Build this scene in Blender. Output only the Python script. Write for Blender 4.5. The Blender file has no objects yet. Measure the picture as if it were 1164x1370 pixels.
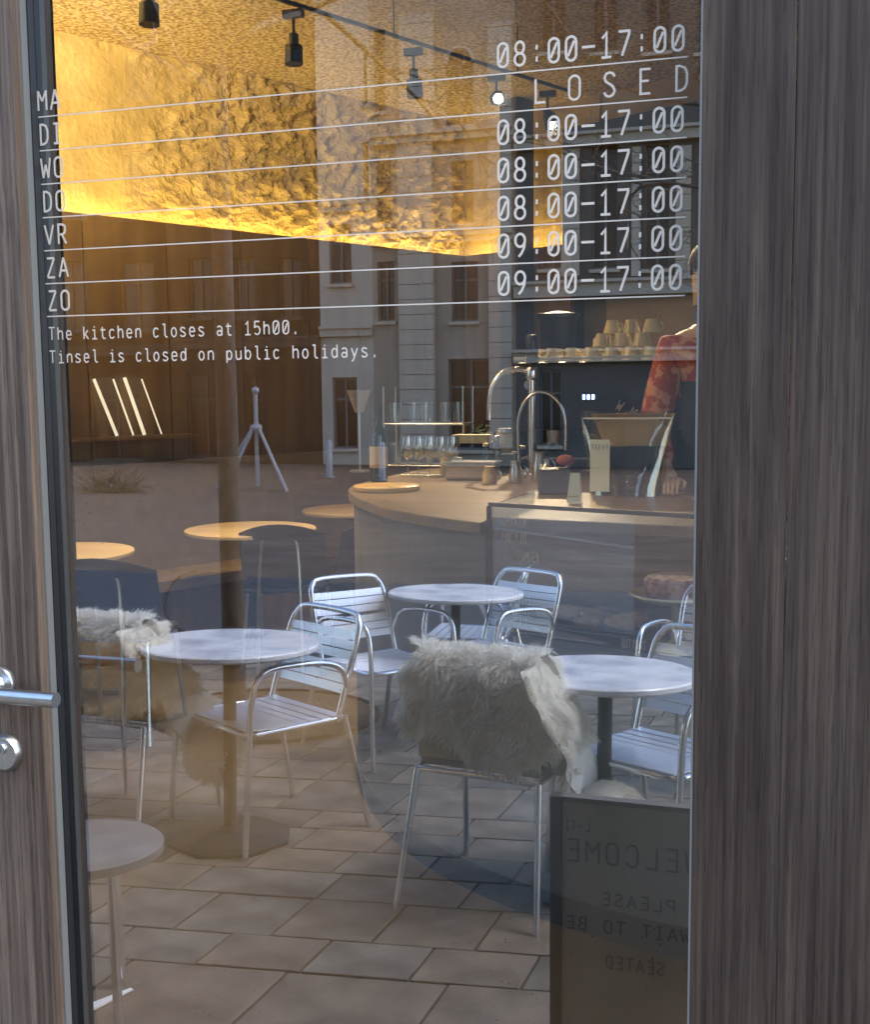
import bpy, math, random
from mathutils import Vector, Matrix, noise
random.seed(11)
S = bpy.context.scene
C = S.collection
PI = math.pi
V = Vector

# ------------------------------------------------------------------ camera
FOC, YAW, PIT, ROL = 1543.36, .3025, .1058, -.010
CAM = V((0, -1.4, 1.52))
Fw = V((-math.sin(YAW)*math.cos(PIT), math.cos(YAW)*math.cos(PIT), -math.sin(PIT)))
R0 = V((math.cos(YAW), math.sin(YAW), 0)); U0 = R0.cross(Fw)
Rt = R0*math.cos(ROL)+U0*math.sin(ROL); Up = U0*math.cos(ROL)-R0*math.sin(ROL)
cd = bpy.data.cameras.new('camera'); cam = bpy.data.objects.new('camera', cd); C.objects.link(cam)
m = Matrix((Rt, Up, -Fw)).transposed().to_4x4(); m.translation = CAM; cam.matrix_world = m
cd.sensor_fit = 'VERTICAL'; cd.sensor_height = 24; cd.lens = 24*FOC/1370
cd.clip_start = .02; cd.clip_end = 500
S.camera = cam

# ------------------------------------------------------------------ light
EL, AZ = math.radians(56), math.radians(104)      # veiled sun, high to the right
w = bpy.data.worlds.new('World'); S.world = w; w.use_nodes = True
nt = w.node_tree; bgn = nt.nodes['Background']
sky = nt.nodes.new('ShaderNodeTexSky'); sky.sky_type = 'NISHITA'; sky.sun_disc = False
sky.sun_elevation = EL; sky.sun_rotation = AZ
nt.links.new(sky.outputs[0], bgn.inputs[0]); bgn.inputs[1].default_value = .15
sl = bpy.data.lights.new('sun', 'SUN'); sl.energy = .65; sl.angle = math.radians(14); sl.color = (1, .97, .93)
so = bpy.data.objects.new('sun', sl); C.objects.link(so)
sd = V((math.sin(AZ)*math.cos(EL), math.cos(AZ)*math.cos(EL), math.sin(EL)))
so.rotation_euler = sd.to_track_quat('Z', 'Y').to_euler(); so.location = (0, 0, 30)
vs = S.view_settings; vs.view_transform = 'Standard'; vs.look = 'None'; vs.gamma = 1; vs.exposure = 2.3
try: vs.use_curve_mapping = False
except Exception: pass
cy = S.cycles
cy.use_denoising = True
cy.max_bounces = 10; cy.diffuse_bounces = 4; cy.glossy_bounces = 4; cy.transparent_max_bounces = 16; cy.transmission_bounces = 4
cy.caustics_reflective = False; cy.caustics_refractive = False
cy.sample_clamp_indirect = 6

# ------------------------------------------------------------------ pixel -> place
def ray(px, py): return Fw + Rt*((px-582)/FOC) - Up*((py-685)/FOC)
def PZ(px, py, z):
    d = ray(px, py); return CAM + d*((z-CAM.z)/d.z)
def PY(px, py, y):
    d = ray(px, py); return CAM + d*((y-CAM.y)/d.y)
SL = .054                                             # the terrace falls away from the threshold
def gz(y):                                            # ground height at street distance y (positive away from door)
    return -SL*y if y < 25 else -SL*25-.016*(y-25)
def EX(px, py, h=0):                                  # street point seen mirrored in the pane
    d = ray(px, py); t = (h-SL*CAM.y-CAM.z)/(d.z+SL*d.y); p = CAM+d*t
    return V((p.x, -p.y, gz(p.y)))
def EY(px, py, y):
    p = PY(px, py, y); return V((p.x, -p.y, p.z))
TILT = math.atan(SL)

# ------------------------------------------------------------------ materials
MATS = {}
def nodes(name):
    mt = bpy.data.materials.new(name); mt.use_nodes = True
    n = mt.node_tree.nodes; return mt, mt.node_tree, n, n['Principled BSDF']
def mat(name, col, rough=.6, metal=0, c2=None, scale=6, bump=0, stretch=(1, 1, 1), spec=.5, det=4, c3=None, bscale=None, coords='Object', trans=0, emit=None, es=0, lo=.35, hi=.65):
    mt, t, n, b = nodes(name)
    b.inputs['Roughness'].default_value = rough; b.inputs['Metallic'].default_value = metal
    b.inputs['Specular IOR Level'].default_value = spec
    b.inputs['Base Color'].default_value = (*col, 1)
    if trans: b.inputs['Transmission Weight'].default_value = trans
    if emit: b.inputs['Emission Color'].default_value = (*emit, 1); b.inputs['Emission Strength'].default_value = es
    if c2 or bump:
        tc = n.new('ShaderNodeTexCoord'); mp = n.new('ShaderNodeMapping'); mp.inputs['Scale'].default_value = stretch
        t.links.new(tc.outputs[coords], mp.inputs[0])
        nz = n.new('ShaderNodeTexNoise'); nz.inputs['Scale'].default_value = scale; nz.inputs['Detail'].default_value = det
        t.links.new(mp.outputs[0], nz.inputs[0])
    if c2:
        cr = n.new('ShaderNodeValToRGB'); cr.color_ramp.elements[0].position = lo; cr.color_ramp.elements[1].position = hi
        cr.color_ramp.elements[0].color = (*col, 1); cr.color_ramp.elements[1].color = (*c2, 1)
        if c3:
            e = cr.color_ramp.elements.new((lo+hi)/2); e.color = (*c3, 1)
        t.links.new(nz.outputs[0], cr.inputs[0]); t.links.new(cr.outputs[0], b.inputs['Base Color'])
    if bump:
        nb = n.new('ShaderNodeTexNoise'); nb.inputs['Scale'].default_value = bscale or scale*3; nb.inputs['Detail'].default_value = 6
        t.links.new(mp.outputs[0], nb.inputs[0])
        bp = n.new('ShaderNodeBump'); bp.inputs['Strength'].default_value = bump; bp.inputs['Distance'].default_value = .01
        t.links.new(nb.outputs[0], bp.inputs['Height']); t.links.new(bp.outputs[0], b.inputs['Normal'])
    return mt

def wood_laminate(name, tint):
    mt, t, n, b = nodes(name)
    tc = n.new('ShaderNodeTexCoord')
    def nz(sc, st, det, dist=0):
        mp = n.new('ShaderNodeMapping'); mp.inputs['Scale'].default_value = st; t.links.new(tc.outputs['Object'], mp.inputs[0])
        x = n.new('ShaderNodeTexNoise'); x.inputs['Scale'].default_value = sc; x.inputs['Detail'].default_value = det; x.inputs['Distortion'].default_value = dist
        t.links.new(mp.outputs[0], x.inputs[0]); return x.outputs[0]
    broad = nz(26, (1, 1, .06), 5, .9); fine = nz(150, (1, 1, .012), 7, .25); pore = nz(520, (1, 1, .035), 2); blot = nz(3, (1, 1, .5), 2)
    def math_(op, a, c):
        x = n.new('ShaderNodeMath'); x.operation = op
        for i, q in enumerate((a, c)):
            if isinstance(q, float): x.inputs[i].default_value = q
            else: t.links.new(q, x.inputs[i])
        return x.outputs[0]
    s1 = math_('MULTIPLY', broad, .34); s2 = math_('MULTIPLY', fine, .50); s3 = math_('MULTIPLY', blot, .16)
    s = math_('ADD', math_('ADD', s1, s2), s3)
    cr = n.new('ShaderNodeValToRGB'); e = cr.color_ramp.elements
    e[0].position = .40; e[0].color = (*[c*k for c, k in zip(tint, (.55, .51, .50))], 1)
    e[1].position = .61; e[1].color = (*[c*k for c, k in zip(tint, (1.5, 1.47, 1.40))], 1)
    q = e.new(.48); q.color = (*[c*k for c, k in zip(tint, (.85, .82, .82))], 1)
    q = e.new(.54); q.color = (*[c*k for c, k in zip(tint, (1.08, 1.1, 1.1))], 1)
    t.links.new(s, cr.inputs[0])
    pr = n.new('ShaderNodeValToRGB'); pr.color_ramp.elements[0].position = .36; pr.color_ramp.elements[1].position = .46
    pr.color_ramp.elements[0].color = (.45, .43, .42, 1); pr.color_ramp.elements[1].color = (1, 1, 1, 1)
    t.links.new(pore, pr.inputs[0])
    mx = n.new('ShaderNodeMix'); mx.data_type = 'RGBA'; mx.blend_type = 'MULTIPLY'; mx.inputs[0].default_value = .6
    t.links.new(cr.outputs[0], mx.inputs[6]); t.links.new(pr.outputs[0], mx.inputs[7]); t.links.new(mx.outputs[2], b.inputs['Base Color'])
    b.inputs['Roughness'].default_value = .55; b.inputs['Specular IOR Level'].default_value = .22
    bp = n.new('ShaderNodeBump'); bp.inputs['Strength'].default_value = .25; bp.inputs['Distance'].default_value = .002
    t.links.new(fine, bp.inputs['Height']); t.links.new(bp.outputs[0], b.inputs['Normal'])
    return mt

def pane_mat(name, refl, tint, fres=1.2):
    mt = bpy.data.materials.new(name); mt.use_nodes = True; t = mt.node_tree; n = t.nodes
    n.remove(n['Principled BSDF']); out = n['Material Output']
    tr = n.new('ShaderNodeBsdfTransparent'); tr.inputs[0].default_value = (*tint, 1)
    gl = n.new('ShaderNodeBsdfGlossy'); gl.inputs['Roughness'].default_value = 0.0; gl.inputs[0].default_value = (.97, .98, 1, 1)
    lw = n.new('ShaderNodeLayerWeight'); lw.inputs[0].default_value = .5
    pw = n.new('ShaderNodeMath'); pw.operation = 'POWER'; pw.inputs[1].default_value = 5; t.links.new(lw.outputs['Facing'], pw.inputs[0])
    ma = n.new('ShaderNodeMath'); ma.operation = 'MULTIPLY_ADD'; ma.inputs[1].default_value = fres*.8; ma.inputs[2].default_value = refl+.04*fres; ma.use_clamp = True
    t.links.new(pw.outputs[0], ma.inputs[0])
    mx = n.new('ShaderNodeMixShader'); t.links.new(ma.outputs[0], mx.inputs[0]); t.links.new(tr.outputs[0], mx.inputs[1]); t.links.new(gl.outputs[0], mx.inputs[2])
    t.links.new(mx.outputs[0], out.inputs[0]); return mt

M_door = wood_laminate('door wood', (.108, .077, .057))
M_door_dim = wood_laminate('frame wood', (.052, .036, .027))  # same wood as the door; dimmer light at right put into colour
M_steel = mat('brushed steel', (.62, .62, .60), .28, 1, c2=(.5, .5, .49), scale=60, stretch=(1, 20, 20))
M_alu = mat('polished aluminium', (.80, .81, .84), .18, 1)
M_slat = mat('aluminium slat', (.82, .85, .92), .42, .75)
M_black = mat('black metal', (.012, .012, .014), .4)
M_gasket = mat('black rubber', (.008, .008, .01), .45)
M_bead = mat('grey aluminium bead', (.13, .13, .12), .45)
M_white = mat('white vinyl', (.54, .46, .37), .6)
M_glassF = pane_mat('reflective pane face', .24, (.96, .96, .95))
def dirt_specks(mt):
    t = mt.node_tree; n = t.nodes; tc = n.new('ShaderNodeTexCoord')
    tr = [x for x in n if x.type == 'BSDF_TRANSPARENT'][0]
    vo = n.new('ShaderNodeTexVoronoi'); vo.inputs['Scale'].default_value = 75; t.links.new(tc.outputs['Object'], vo.inputs['Vector'])
    nz = n.new('ShaderNodeTexNoise'); nz.inputs['Scale'].default_value = 3.2; nz.inputs['Detail'].default_value = 3; t.links.new(tc.outputs['Object'], nz.inputs[0])
    mr = n.new('ShaderNodeMapRange'); mr.inputs[1].default_value = .42; mr.inputs[2].default_value = .70; mr.inputs[3].default_value = 0; mr.inputs[4].default_value = .10; t.links.new(nz.outputs[0], mr.inputs[0])
    lt = n.new('ShaderNodeMath'); lt.operation = 'LESS_THAN'; t.links.new(vo.outputs['Distance'], lt.inputs[0]); t.links.new(mr.outputs[0], lt.inputs[1])
    cm = n.new('ShaderNodeMix'); cm.data_type = 'RGBA'; cm.inputs[6].default_value = (.96, .96, .95, 1); cm.inputs[7].default_value = (.45, .42, .38, 1)
    t.links.new(lt.outputs[0], cm.inputs[0]); t.links.new(cm.outputs[2], tr.inputs[0])
    gl = [x for x in n if x.type == 'BSDF_GLOSSY'][0]; cg = n.new('ShaderNodeMix'); cg.data_type = 'RGBA'; cg.inputs[6].default_value = (.97, .98, 1, 1); cg.inputs[7].default_value = (.6, .58, .55, 1)
    t.links.new(lt.outputs[0], cg.inputs[0]); t.links.new(cg.outputs[2], gl.inputs[0])
dirt_specks(M_glassF)
M_glassB = pane_mat('pane back face', 0.0, (.97, .97, .96), .6)
M_thin = pane_mat('clear glass', .07, (.93, .95, .95), 1.6)
M_amber = pane_mat('dark bottle glass', .05, (.42, .36, .10), 1.6)
M_bottle = mat('dark green bottle', (.012, .016, .006), .08, spec=.8)
M_shop = pane_mat('added shop window glass', .02, (.95, .96, .95))
M_plaster = mat('ochre plaster', (.46, .33, .11), .85, c2=(.60, .44, .16), scale=5, bump=.5, bscale=60)
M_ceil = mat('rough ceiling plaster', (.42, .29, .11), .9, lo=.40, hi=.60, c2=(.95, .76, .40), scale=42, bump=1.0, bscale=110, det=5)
M_panel = mat('oak wall panel', (.17, .098, .031), .5, c2=(.24, .145, .052), scale=9, stretch=(1, 1, .12))
M_beige = mat('beige wall', (.42, .33, .20), .7, c2=(.48, .38, .24), scale=4)
M_bench = mat('bench upholstery', (.25, .195, .14), .8, c2=(.30, .24, .175), scale=9)
M_dark = mat('dark cabinet', (.014, .012, .011), .4, spec=.3)
M_column = mat('dark stained column', (.03, .018, .010), .5)
M_floor = mat('cafe floor', (.085, .07, .052), .5, c2=(.12, .097, .072), scale=3)
M_conc = mat('bar concrete', (.10, .099, .092), .7, c2=(.155, .152, .14), scale=2.5, bump=.15, bscale=40)
M_plinth = mat('dark plinth', (.05, .055, .06), .6)
M_top = mat('oak counter top', (.19, .135, .075), .35, c2=(.26, .19, .11), scale=8, stretch=(.2, 1, 1))
M_ash = mat('pale ash table top', (.72, .56, .33), .35, c2=(.80, .64, .40), scale=7, stretch=(.15, 1, 1))
M_navy = mat('navy shell', (.022, .028, .045), .45)
M_marble = mat('pale marble', (.70, .70, .70), .3, c2=(.82, .82, .81), scale=5, c3=(.78, .78, .78), det=8)
M_marbleb = mat('veined marble', (.50, .53, .60), .3, c2=(.86, .87, .90), lo=.38, hi=.55, scale=4, det=9)
M_iron = mat('cast iron', (.02, .02, .02), .5)
M_fur = mat('cream fleece', (.93, .90, .83), .9, c2=(.97, .95, .90), scale=20)
def soften(mt, col):
    t = mt.node_tree; n = t.nodes; b = n['Principled BSDF']; tl = n.new('ShaderNodeBsdfTranslucent'); tl.inputs[0].default_value = (*col, 1)
    mx = n.new('ShaderNodeMixShader'); mx.inputs[0].default_value = .45; t.links.new(b.outputs[0], mx.inputs[1]); t.links.new(tl.outputs[0], mx.inputs[2]); t.links.new(mx.outputs[0], n['Material Output'].inputs[0])
soften(M_fur, (.98, .96, .90))
M_hide = mat('fleece hide', (.88, .85, .78), .95, c2=(.92, .90, .85), scale=20)
M_board = mat('beige seat board', (.42, .34, .24), .6)
M_slab = [mat('paving slab %s' % s, a, .75, c2=b_, scale=6, bump=.5, bscale=60, det=8, c3=d_) for s, a, b_, d_ in (('grey', (.095, .085, .07), (.20, .18, .15), (.145, .13, .108)), ('warm', (.105, .083, .063), (.20, .16, .122), (.15, .122, .094)), ('dark', (.07, .062, .051), (.14, .124, .103), (.105, .093, .077)))]
M_joint = mat('joint sand', (.065, .057, .048), .95)
M_street = mat('street paving', (.085, .066, .053), .9, spec=.15, c2=(.12, .094, .075), scale=1.2, bump=.2, bscale=20)
M_soil = mat('tree pit soil', (.045, .028, .015), .95, c2=(.085, .055, .03), scale=30, bump=.8)
M_bark = mat('plane bark', (.05, .043, .036), .9, c2=(.10, .085, .07), scale=20, bump=.4)
M_sign = mat('chalk-grey sign board', (.30, .285, .225), .7, c2=(.36, .34, .28), scale=6)
M_signf = mat('sign frame wood', (.04, .026, .012), .6)
M_letter = mat('black lettering', (.105, .10, .08), .6)
M_pinkl = mat('faded red lettering', (.20, .05, .04), .6)
M_cup = mat('cream cup', (.75, .66, .42), .3)
M_skin = mat('skin', (.52, .33, .22), .5)
M_hair = mat('dark hair', (.02, .013, .009), .6)
M_shirt = mat('patterned red shirt', (.30, .035, .012), .8, c2=(.50, .20, .09), scale=26, lo=.48, hi=.56, c3=(.34, .06, .03))
M_apron = mat('black apron', (.010, .010, .012), .8)
M_paper = mat('cream paper', (.78, .70, .48), .7)
M_kraft = mat('tan paper', (.52, .36, .17), .6, c2=(.62, .45, .22), scale=10)
M_bean = mat('coffee beans', (.022, .010, .006), .35)
M_crust = mat('pastry crust', (.45, .20, .07), .5, c2=(.66, .40, .19), scale=30)
M_choc = mat('chocolate glaze', (.05, .02, .015), .3)
M_cake = mat('berry cake', (.20, .07, .07), .7, c2=(.50, .34, .28), scale=40)
M_greens = mat('potted herb', (.035, .055, .012), .7)
M_bulb = mat('lit lamp face', (1, .8, .5), .5, emit=(1, .86, .62), es=5)
M_led = mat('led strip', (1, .8, .4), .5, emit=(1, .74, .26), es=9)
M_disp = mat('machine display', (.1, .2, 1), .4, emit=(.25, .4, 1), es=3)
M_pink = mat('pink blossoms', (.45, .16, .16), .8, c2=(.6, .35, .33), scale=30)
M_twig = mat('dry twigs', (.05, .035, .02), .9)

# ------------------------------------------------------------------ mesh helpers
class MB:
    def __init__(s): s.v = []; s.f = []; s.mi = []
    def add(s, vs_, fs, mi=0):
        o = len(s.v); s.v += [V(x) for x in vs_]; s.f += [tuple(o+i for i in f) for f in fs]; s.mi += [mi]*len(fs); return s
    def box(s, a, b, mi=0, M=None):
        x0, y0, z0 = a; x1, y1, z1 = b
        p = [V(q) for q in ((x0, y0, z0), (x1, y0, z0), (x1, y1, z0), (x0, y1, z0), (x0, y0, z1), (x1, y0, z1), (x1, y1, z1), (x0, y1, z1))]
        if M: p = [M @ q for q in p]
        return s.add(p, [(0, 3, 2, 1), (4, 5, 6, 7), (0, 1, 5, 4), (1, 2, 6, 5), (2, 3, 7, 6), (3, 0, 4, 7)], mi)
    def tube(s, pts, r, n=8, closed=False, mi=0, cap=True):
        pts = [V(p) for p in pts]; k = len(pts); rs = r if isinstance(r, (list, tuple)) else [r]*k
        rings = []; prev = None
        for i, p in enumerate(pts):
            if closed: d = pts[(i+1) % k]-pts[i-1]
            else: d = pts[min(i+1, k-1)]-pts[max(i-1, 0)]
            d.normalize()
            if prev is None: a = d.orthogonal().normalized()
            else: a = (prev-d*prev.dot(d)).normalized()
            prev = a; b = d.cross(a)
            rings.append([p+(a*math.cos(2*PI*j/n)+b*math.sin(2*PI*j/n))*rs[i] for j in range(n)])
        vs_ = [q for rg in rings for q in rg]; fs = []
        for i in range(k if closed else k-1):
            i2 = (i+1) % k
            for j in range(n): fs.append((i*n+j, i*n+(j+1) % n, i2*n+(j+1) % n, i2*n+j))
        if not closed and cap: fs += [tuple(range(n))[::-1], tuple((k-1)*n+j for j in range(n))]
        return s.add(vs_, fs, mi)
    def lathe(s, prof, n=24, c=(0, 0, 0), mi=0, sx=1, sy=1):
        c = V(c); vs_ = []; fs = []; k = len(prof)
        for r, z in prof:
            for j in range(n): vs_.append(c+V((r*math.cos(2*PI*j/n)*sx, r*math.sin(2*PI*j/n)*sy, z)))
        for i in range(k-1):
            for j in range(n): fs.append((i*n+j, i*n+(j+1) % n, (i+1)*n+(j+1) % n, (i+1)*n+j))
        if prof[0][0] > 1e-5: fs.append(tuple(range(n))[::-1])
        if prof[-1][0] > 1e-5: fs.append(tuple((k-1)*n+j for j in range(n)))
        return s.add(vs_, fs, mi)
    def prism(s, poly, z0, z1, mi=0):
        n = len(poly)
        return s.add([(x, y, z0) for x, y in poly]+[(x, y, z1) for x, y in poly], [tuple(range(n))[::-1], tuple(range(n, 2*n))]+[(i, (i+1) % n, n+(i+1) % n, n+i) for i in range(n)], mi)
    def ball(s, c, r, n=10, k=6, mi=0):
        if not isinstance(r, (tuple, list)): r = (r, r, r)
        pr = [(math.sin(PI*i/k), -math.cos(PI*i/k)) for i in range(k+1)]
        o = len(s.v); s.lathe([(max(a, 1e-6), b) for a, b in pr], n, (0, 0, 0), mi)
        for i in range(o, len(s.v)): q = s.v[i]; s.v[i] = V((q.x*r[0]+c[0], q.y*r[1]+c[1], q.z*r[2]+c[2]))
        return s
    def xf(s, M): s.v = [M @ q for q in s.v]; return s
    def mesh(s, name, mats, smooth=False):
        me = bpy.data.meshes.new(name); me.from_pydata([tuple(q) for q in s.v], [], s.f)
        for mm in (mats if isinstance(mats, (list, tuple)) else [mats]): me.materials.append(mm)
        me.polygons.foreach_set('material_index', s.mi)
        if smooth:
            me.polygons.foreach_set('use_smooth', [True]*len(s.f))
            try: me.set_sharp_from_angle(angle=math.radians(40))
            except Exception: pass
        me.update(); return me
def link(name, me, parent=None, loc=(0, 0, 0), rot=(0, 0, 0)):
    o = bpy.data.objects.new(name, me); C.objects.link(o); o.location = loc; o.rotation_euler = rot
    if parent: o.parent = parent
    return o
def part(name, mb, mt, parent=None, smooth=False, bevel=0, **k):
    o = link(name, mb.mesh(name, mt, smooth), parent, **k)
    if bevel:
        b = o.modifiers.new('bevel', 'BEVEL'); b.width = bevel; b.segments = 2; b.limit_method = 'ANGLE'
    return o
def tag(o, label, cat, group=None, kind=None):
    if label: o['label'] = label
    if cat: o['category'] = cat
    if group: o['group'] = group
    if kind: o['kind'] = kind
    return o
def thing(name, label, cat, loc=(0, 0, 0), rz=0, group=None, tilt=0, mat_=None):
    o = link(name, None, None)
    o.matrix_world = mat_ or (Matrix.Translation(V(loc)) @ Matrix.Rotation(tilt, 4, 'X') @ Matrix.Rotation(rz, 4, 'Z'))
    return tag(o, label, cat, group)
def struct(name, mb, mt, parent=None, **k):
    o = part(name, mb, mt, parent, **k); o['kind'] = 'structure'; return o
def clone(o, parent=None):
    c = o.copy(); C.objects.link(c)
    if parent: c.parent = parent
    for ch in [x for x in bpy.data.objects if x.parent == o]: clone(ch, c)
    return c
def copy_thing(o, mtx, label, group=None):
    c = clone(o); c.matrix_world = mtx; c['label'] = label
    if group: c['group'] = group
    return c
def TM(loc, rz=0, tilt=0): return Matrix.Translation(V(loc)) @ Matrix.Rotation(tilt, 4, 'X') @ Matrix.Rotation(rz, 4, 'Z')
def arc(c, r, a0, a1, n, ax=V((1, 0, 0)), ay=V((0, 0, 1))):
    return [V(c)+ax*(r*math.cos(a0+(a1-a0)*i/n))+ay*(r*math.sin(a0+(a1-a0)*i/n)) for i in range(n+1)]
def smooth_path(pts, n=5):
    pts = [V(p) for p in pts]; out = []
    q = [pts[0]*2-pts[1]]+pts+[pts[-1]*2-pts[-2]]
    for i in range(1, len(q)-2):
        for j in range(n):
            t = j/n; a, b, c, d = q[i-1:i+3]
            out.append(.5*((2*b)+(c-a)*t+(2*a-5*b+4*c-d)*t*t+(3*b-a-3*c+d)*t**3))
    return out+[pts[-1]]

# ------------------------------------------------------------------ stroke lettering
def ar(cx, cy, rx, ry, a0, a1, n=10): return [(cx+rx*math.cos(math.radians(a0+(a1-a0)*i/n)), cy+ry*math.sin(math.radians(a0+(a1-a0)*i/n))) for i in range(n+1)]
OV = ar(2, 4.6, 1.45, 1.4, 0, 180, 9)+ar(2, 1.4, 1.45, 1.4, 180, 360, 9); OV = OV+[OV[0]]
DOT = lambda x, y: [(x-.32, y), (x+.32, y)]
def oval(cx, cy, rx, ry): return ar(cx, cy, rx, ry, 0, 360, 16)
G = {
 '0': [OV, [(1.1, 1.1), (2.9, 4.9)]], '1': [[(.9, 4.7), (2.1, 6), (2.1, .15)], [(.7, 0), (3.5, 0)]], '7': [[(.5, 6), (3.5, 6), (3.5, 5.4), (1.5, 0)]],
 '8': [oval(2, 4.5, 1.25, 1.5), oval(2, 1.55, 1.5, 1.55)], '9': [oval(2, 4.3, 1.45, 1.7), [(3.45, 4.3), (3.2, 2.4), (2.5, 1.0), (1.6, 0)]],
 '5': [[(3.3, 6), (.9, 6), (.7, 3.4)]+ar(1.95, 1.9, 1.5, 1.9, 125, -145, 12)], ':': [DOT(2, 1.2), DOT(2, 4.2)], '-': [[(.1, 3), (3.9, 3)]], '.': [DOT(2, .3)],
 'L': [[(.8, 6), (.8, 0), (3.5, 0)]], 'O': [OV], 'S': [[(3.4, 4.9), (2.9, 5.7), (2, 6), (1.1, 5.7), (.7, 4.8), (1, 3.8), (2, 3.15), (3, 2.4), (3.4, 1.3), (2.9, .35), (2, 0), (1.1, .3), (.6, 1.1)]],
 'E': [[(3.4, 6), (.8, 6), (.8, 0), (3.4, 0)], [(.95, 3.1), (3, 3.1)]], 'D': [[(.7, 0), (.7, 6), (1.8, 6), (2.9, 5.4), (3.4, 4.2), (3.4, 1.8), (2.9, .6), (1.8, 0), (.7, 0)]],
 'M': [[(.4, 0), (.4, 6)], [(.45, 5.9), (2, 2.8)], [(3.55, 5.9), (2, 2.8)], [(3.6, 0), (3.6, 6)]], 'A': [[(.3, 0), (2, 6)], [(3.7, 0), (2, 6)], [(1, 2), (3, 2)]],
 'I': [[(2, 0), (2, 6)], [(.8, 6), (3.2, 6)], [(.8, 0), (3.2, 0)]], 'W': [[(.2, 6), (1, 0)], [(1, 0), (2, 4)], [(3, 0), (2, 4)], [(3.8, 6), (3, 0)]],
 'V': [[(.3, 6), (2, 0)], [(3.7, 6), (2, 0)]], 'R': [[(.7, 0), (.7, 6), (2.2, 6), (3.2, 5.5), (3.4, 4.5), (3.1, 3.4), (2.2, 2.9), (.85, 2.9)], [(2, 2.9), (3.6, 0)]],
 'Z': [[(.6, 6), (3.4, 6)], [(3.4, 5.9), (.6, .1)], [(.6, 0), (3.5, 0)]], 'T': [[(.3, 6), (3.7, 6)], [(2, 5.8), (2, 0)]], 'C': [[(3.4, 4.8), (2.9, 5.7), (2, 6), (1.1, 5.7), (.6, 4.6), (.6, 1.4), (1.1, .3), (2, 0), (2.9, .3), (3.4, 1.2)]],
 'P': [[(.7, 0), (.7, 6), (2.2, 6), (3.2, 5.5), (3.4, 4.5), (3.1, 3.4), (2.2, 2.9), (.85, 2.9)]], 'B': [[(.7, 0), (.7, 6), (2.2, 6), (3.1, 5.5), (3.2, 4.2), (2.2, 3.2), (.85, 3.2)], [(2.2, 3.2), (3.4, 2.4), (3.4, .8), (2.4, 0), (.7, 0)]],
 'N': [[(.6, 0), (.6, 6)], [(.65, 5.9), (3.35, .1)], [(3.4, 0), (3.4, 6)]], 'U': [[(.6, 6), (.6, 1.4), (1.1, .3), (2, 0), (2.9, .3), (3.4, 1.4), (3.4, 6)]], 'H': [[(.6, 0), (.6, 6)], [(3.4, 0), (3.4, 6)], [(.75, 3.1), (3.25, 3.1)]],
 'G': [[(3.4, 4.8), (2.9, 5.7), (2, 6), (1.1, 5.7), (.6, 4.6), (.6, 1.4), (1.1, .3), (2, 0), (2.9, .3), (3.4, 1.2), (3.4, 2.8), (2.2, 2.8)]], 'K': [[(.6, 0), (.6, 6)], [(3.4, 6), (.75, 2.7)], [(1.5, 3.4), (3.5, 0)]], 'Y': [[(.4, 6), (2, 3.1)], [(3.6, 6), (2, 3.1)], [(2, 3), (2, 0)]],
 'a': [[(.8, 3.8), (1.5, 4.3), (2.6, 4.2), (3.2, 3.4), (3.2, 0)], oval(1.9, 1.15, 1.2, 1.1)], 'b': [[(.7, 0), (.7, 6)], oval(2.05, 2.1, 1.3, 2.1)], 'c': [[(3.3, 3.5), (2.6, 4.2), (1.6, 4.2), (.8, 3.3), (.7, 1.5), (1.3, .2), (2.2, 0), (3.3, .7)]],
 'd': [[(3.3, 0), (3.3, 6)], oval(1.95, 2.1, 1.3, 2.1)], 'e': [[(.8, 2.2), (3.3, 2.2), (3.2, 3.4), (2.5, 4.2), (1.5, 4.2), (.8, 3.4), (.7, 1.2), (1.4, .1), (2.3, 0), (3.2, .6)]], 'g': [oval(1.95, 2.5, 1.3, 1.7), [(3.3, 4.2), (3.3, -.6), (2.6, -1.6), (1.2, -1.5)]],
 'h': [[(.7, 0), (.7, 6)], [(.85, 3.2), (1.6, 4.2), (2.7, 4.2), (3.3, 3.2), (3.3, 0)]], 'i': [[(.9, 4.2), (2.1, 4.2), (2.1, .15)], [(.7, 0), (3.5, 0)], DOT(2, 5.7)], 'k': [[(.8, 0), (.8, 6)], [(3.2, 4.2), (.95, 1.7)], [(1.6, 2.3), (3.4, 0)]],
 'l': [[(.8, 6), (2, 6), (2, .8), (2.6, 0), (3.5, 0)]], 'n': [[(.7, 0), (.7, 4.2)], [(.85, 3.2), (1.6, 4.2), (2.7, 4.2), (3.3, 3.2), (3.3, 0)]], 'o': [oval(2, 2.1, 1.35, 2.1)], 'p': [[(.7, -1.7), (.7, 4.2)], oval(2.05, 2.1, 1.3, 2.1)],
 's': [[(3.2, 3.6), (2.4, 4.2), (1.4, 4.2), (.8, 3.5), (1.1, 2.6), (2.9, 1.7), (3.3, .9), (2.6, .1), (1.4, 0), (.6, .7)]], 't': [[(1.6, 5.6), (1.6, 1), (2.2, 0), (3.4, .1)], [(.5, 4.2), (3.3, 4.2)]], 'u': [[(.7, 4.2), (.7, 1), (1.3, 0), (2.4, 0), (3.2, 1)], [(3.3, 0), (3.3, 4.2)]],
 'y': [[(.6, 4.2), (2, .2)], [(3.5, 4.2), (2, .1), (1.2, -1.6), (.5, -1.7)]], ' ': [],
}
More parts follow.
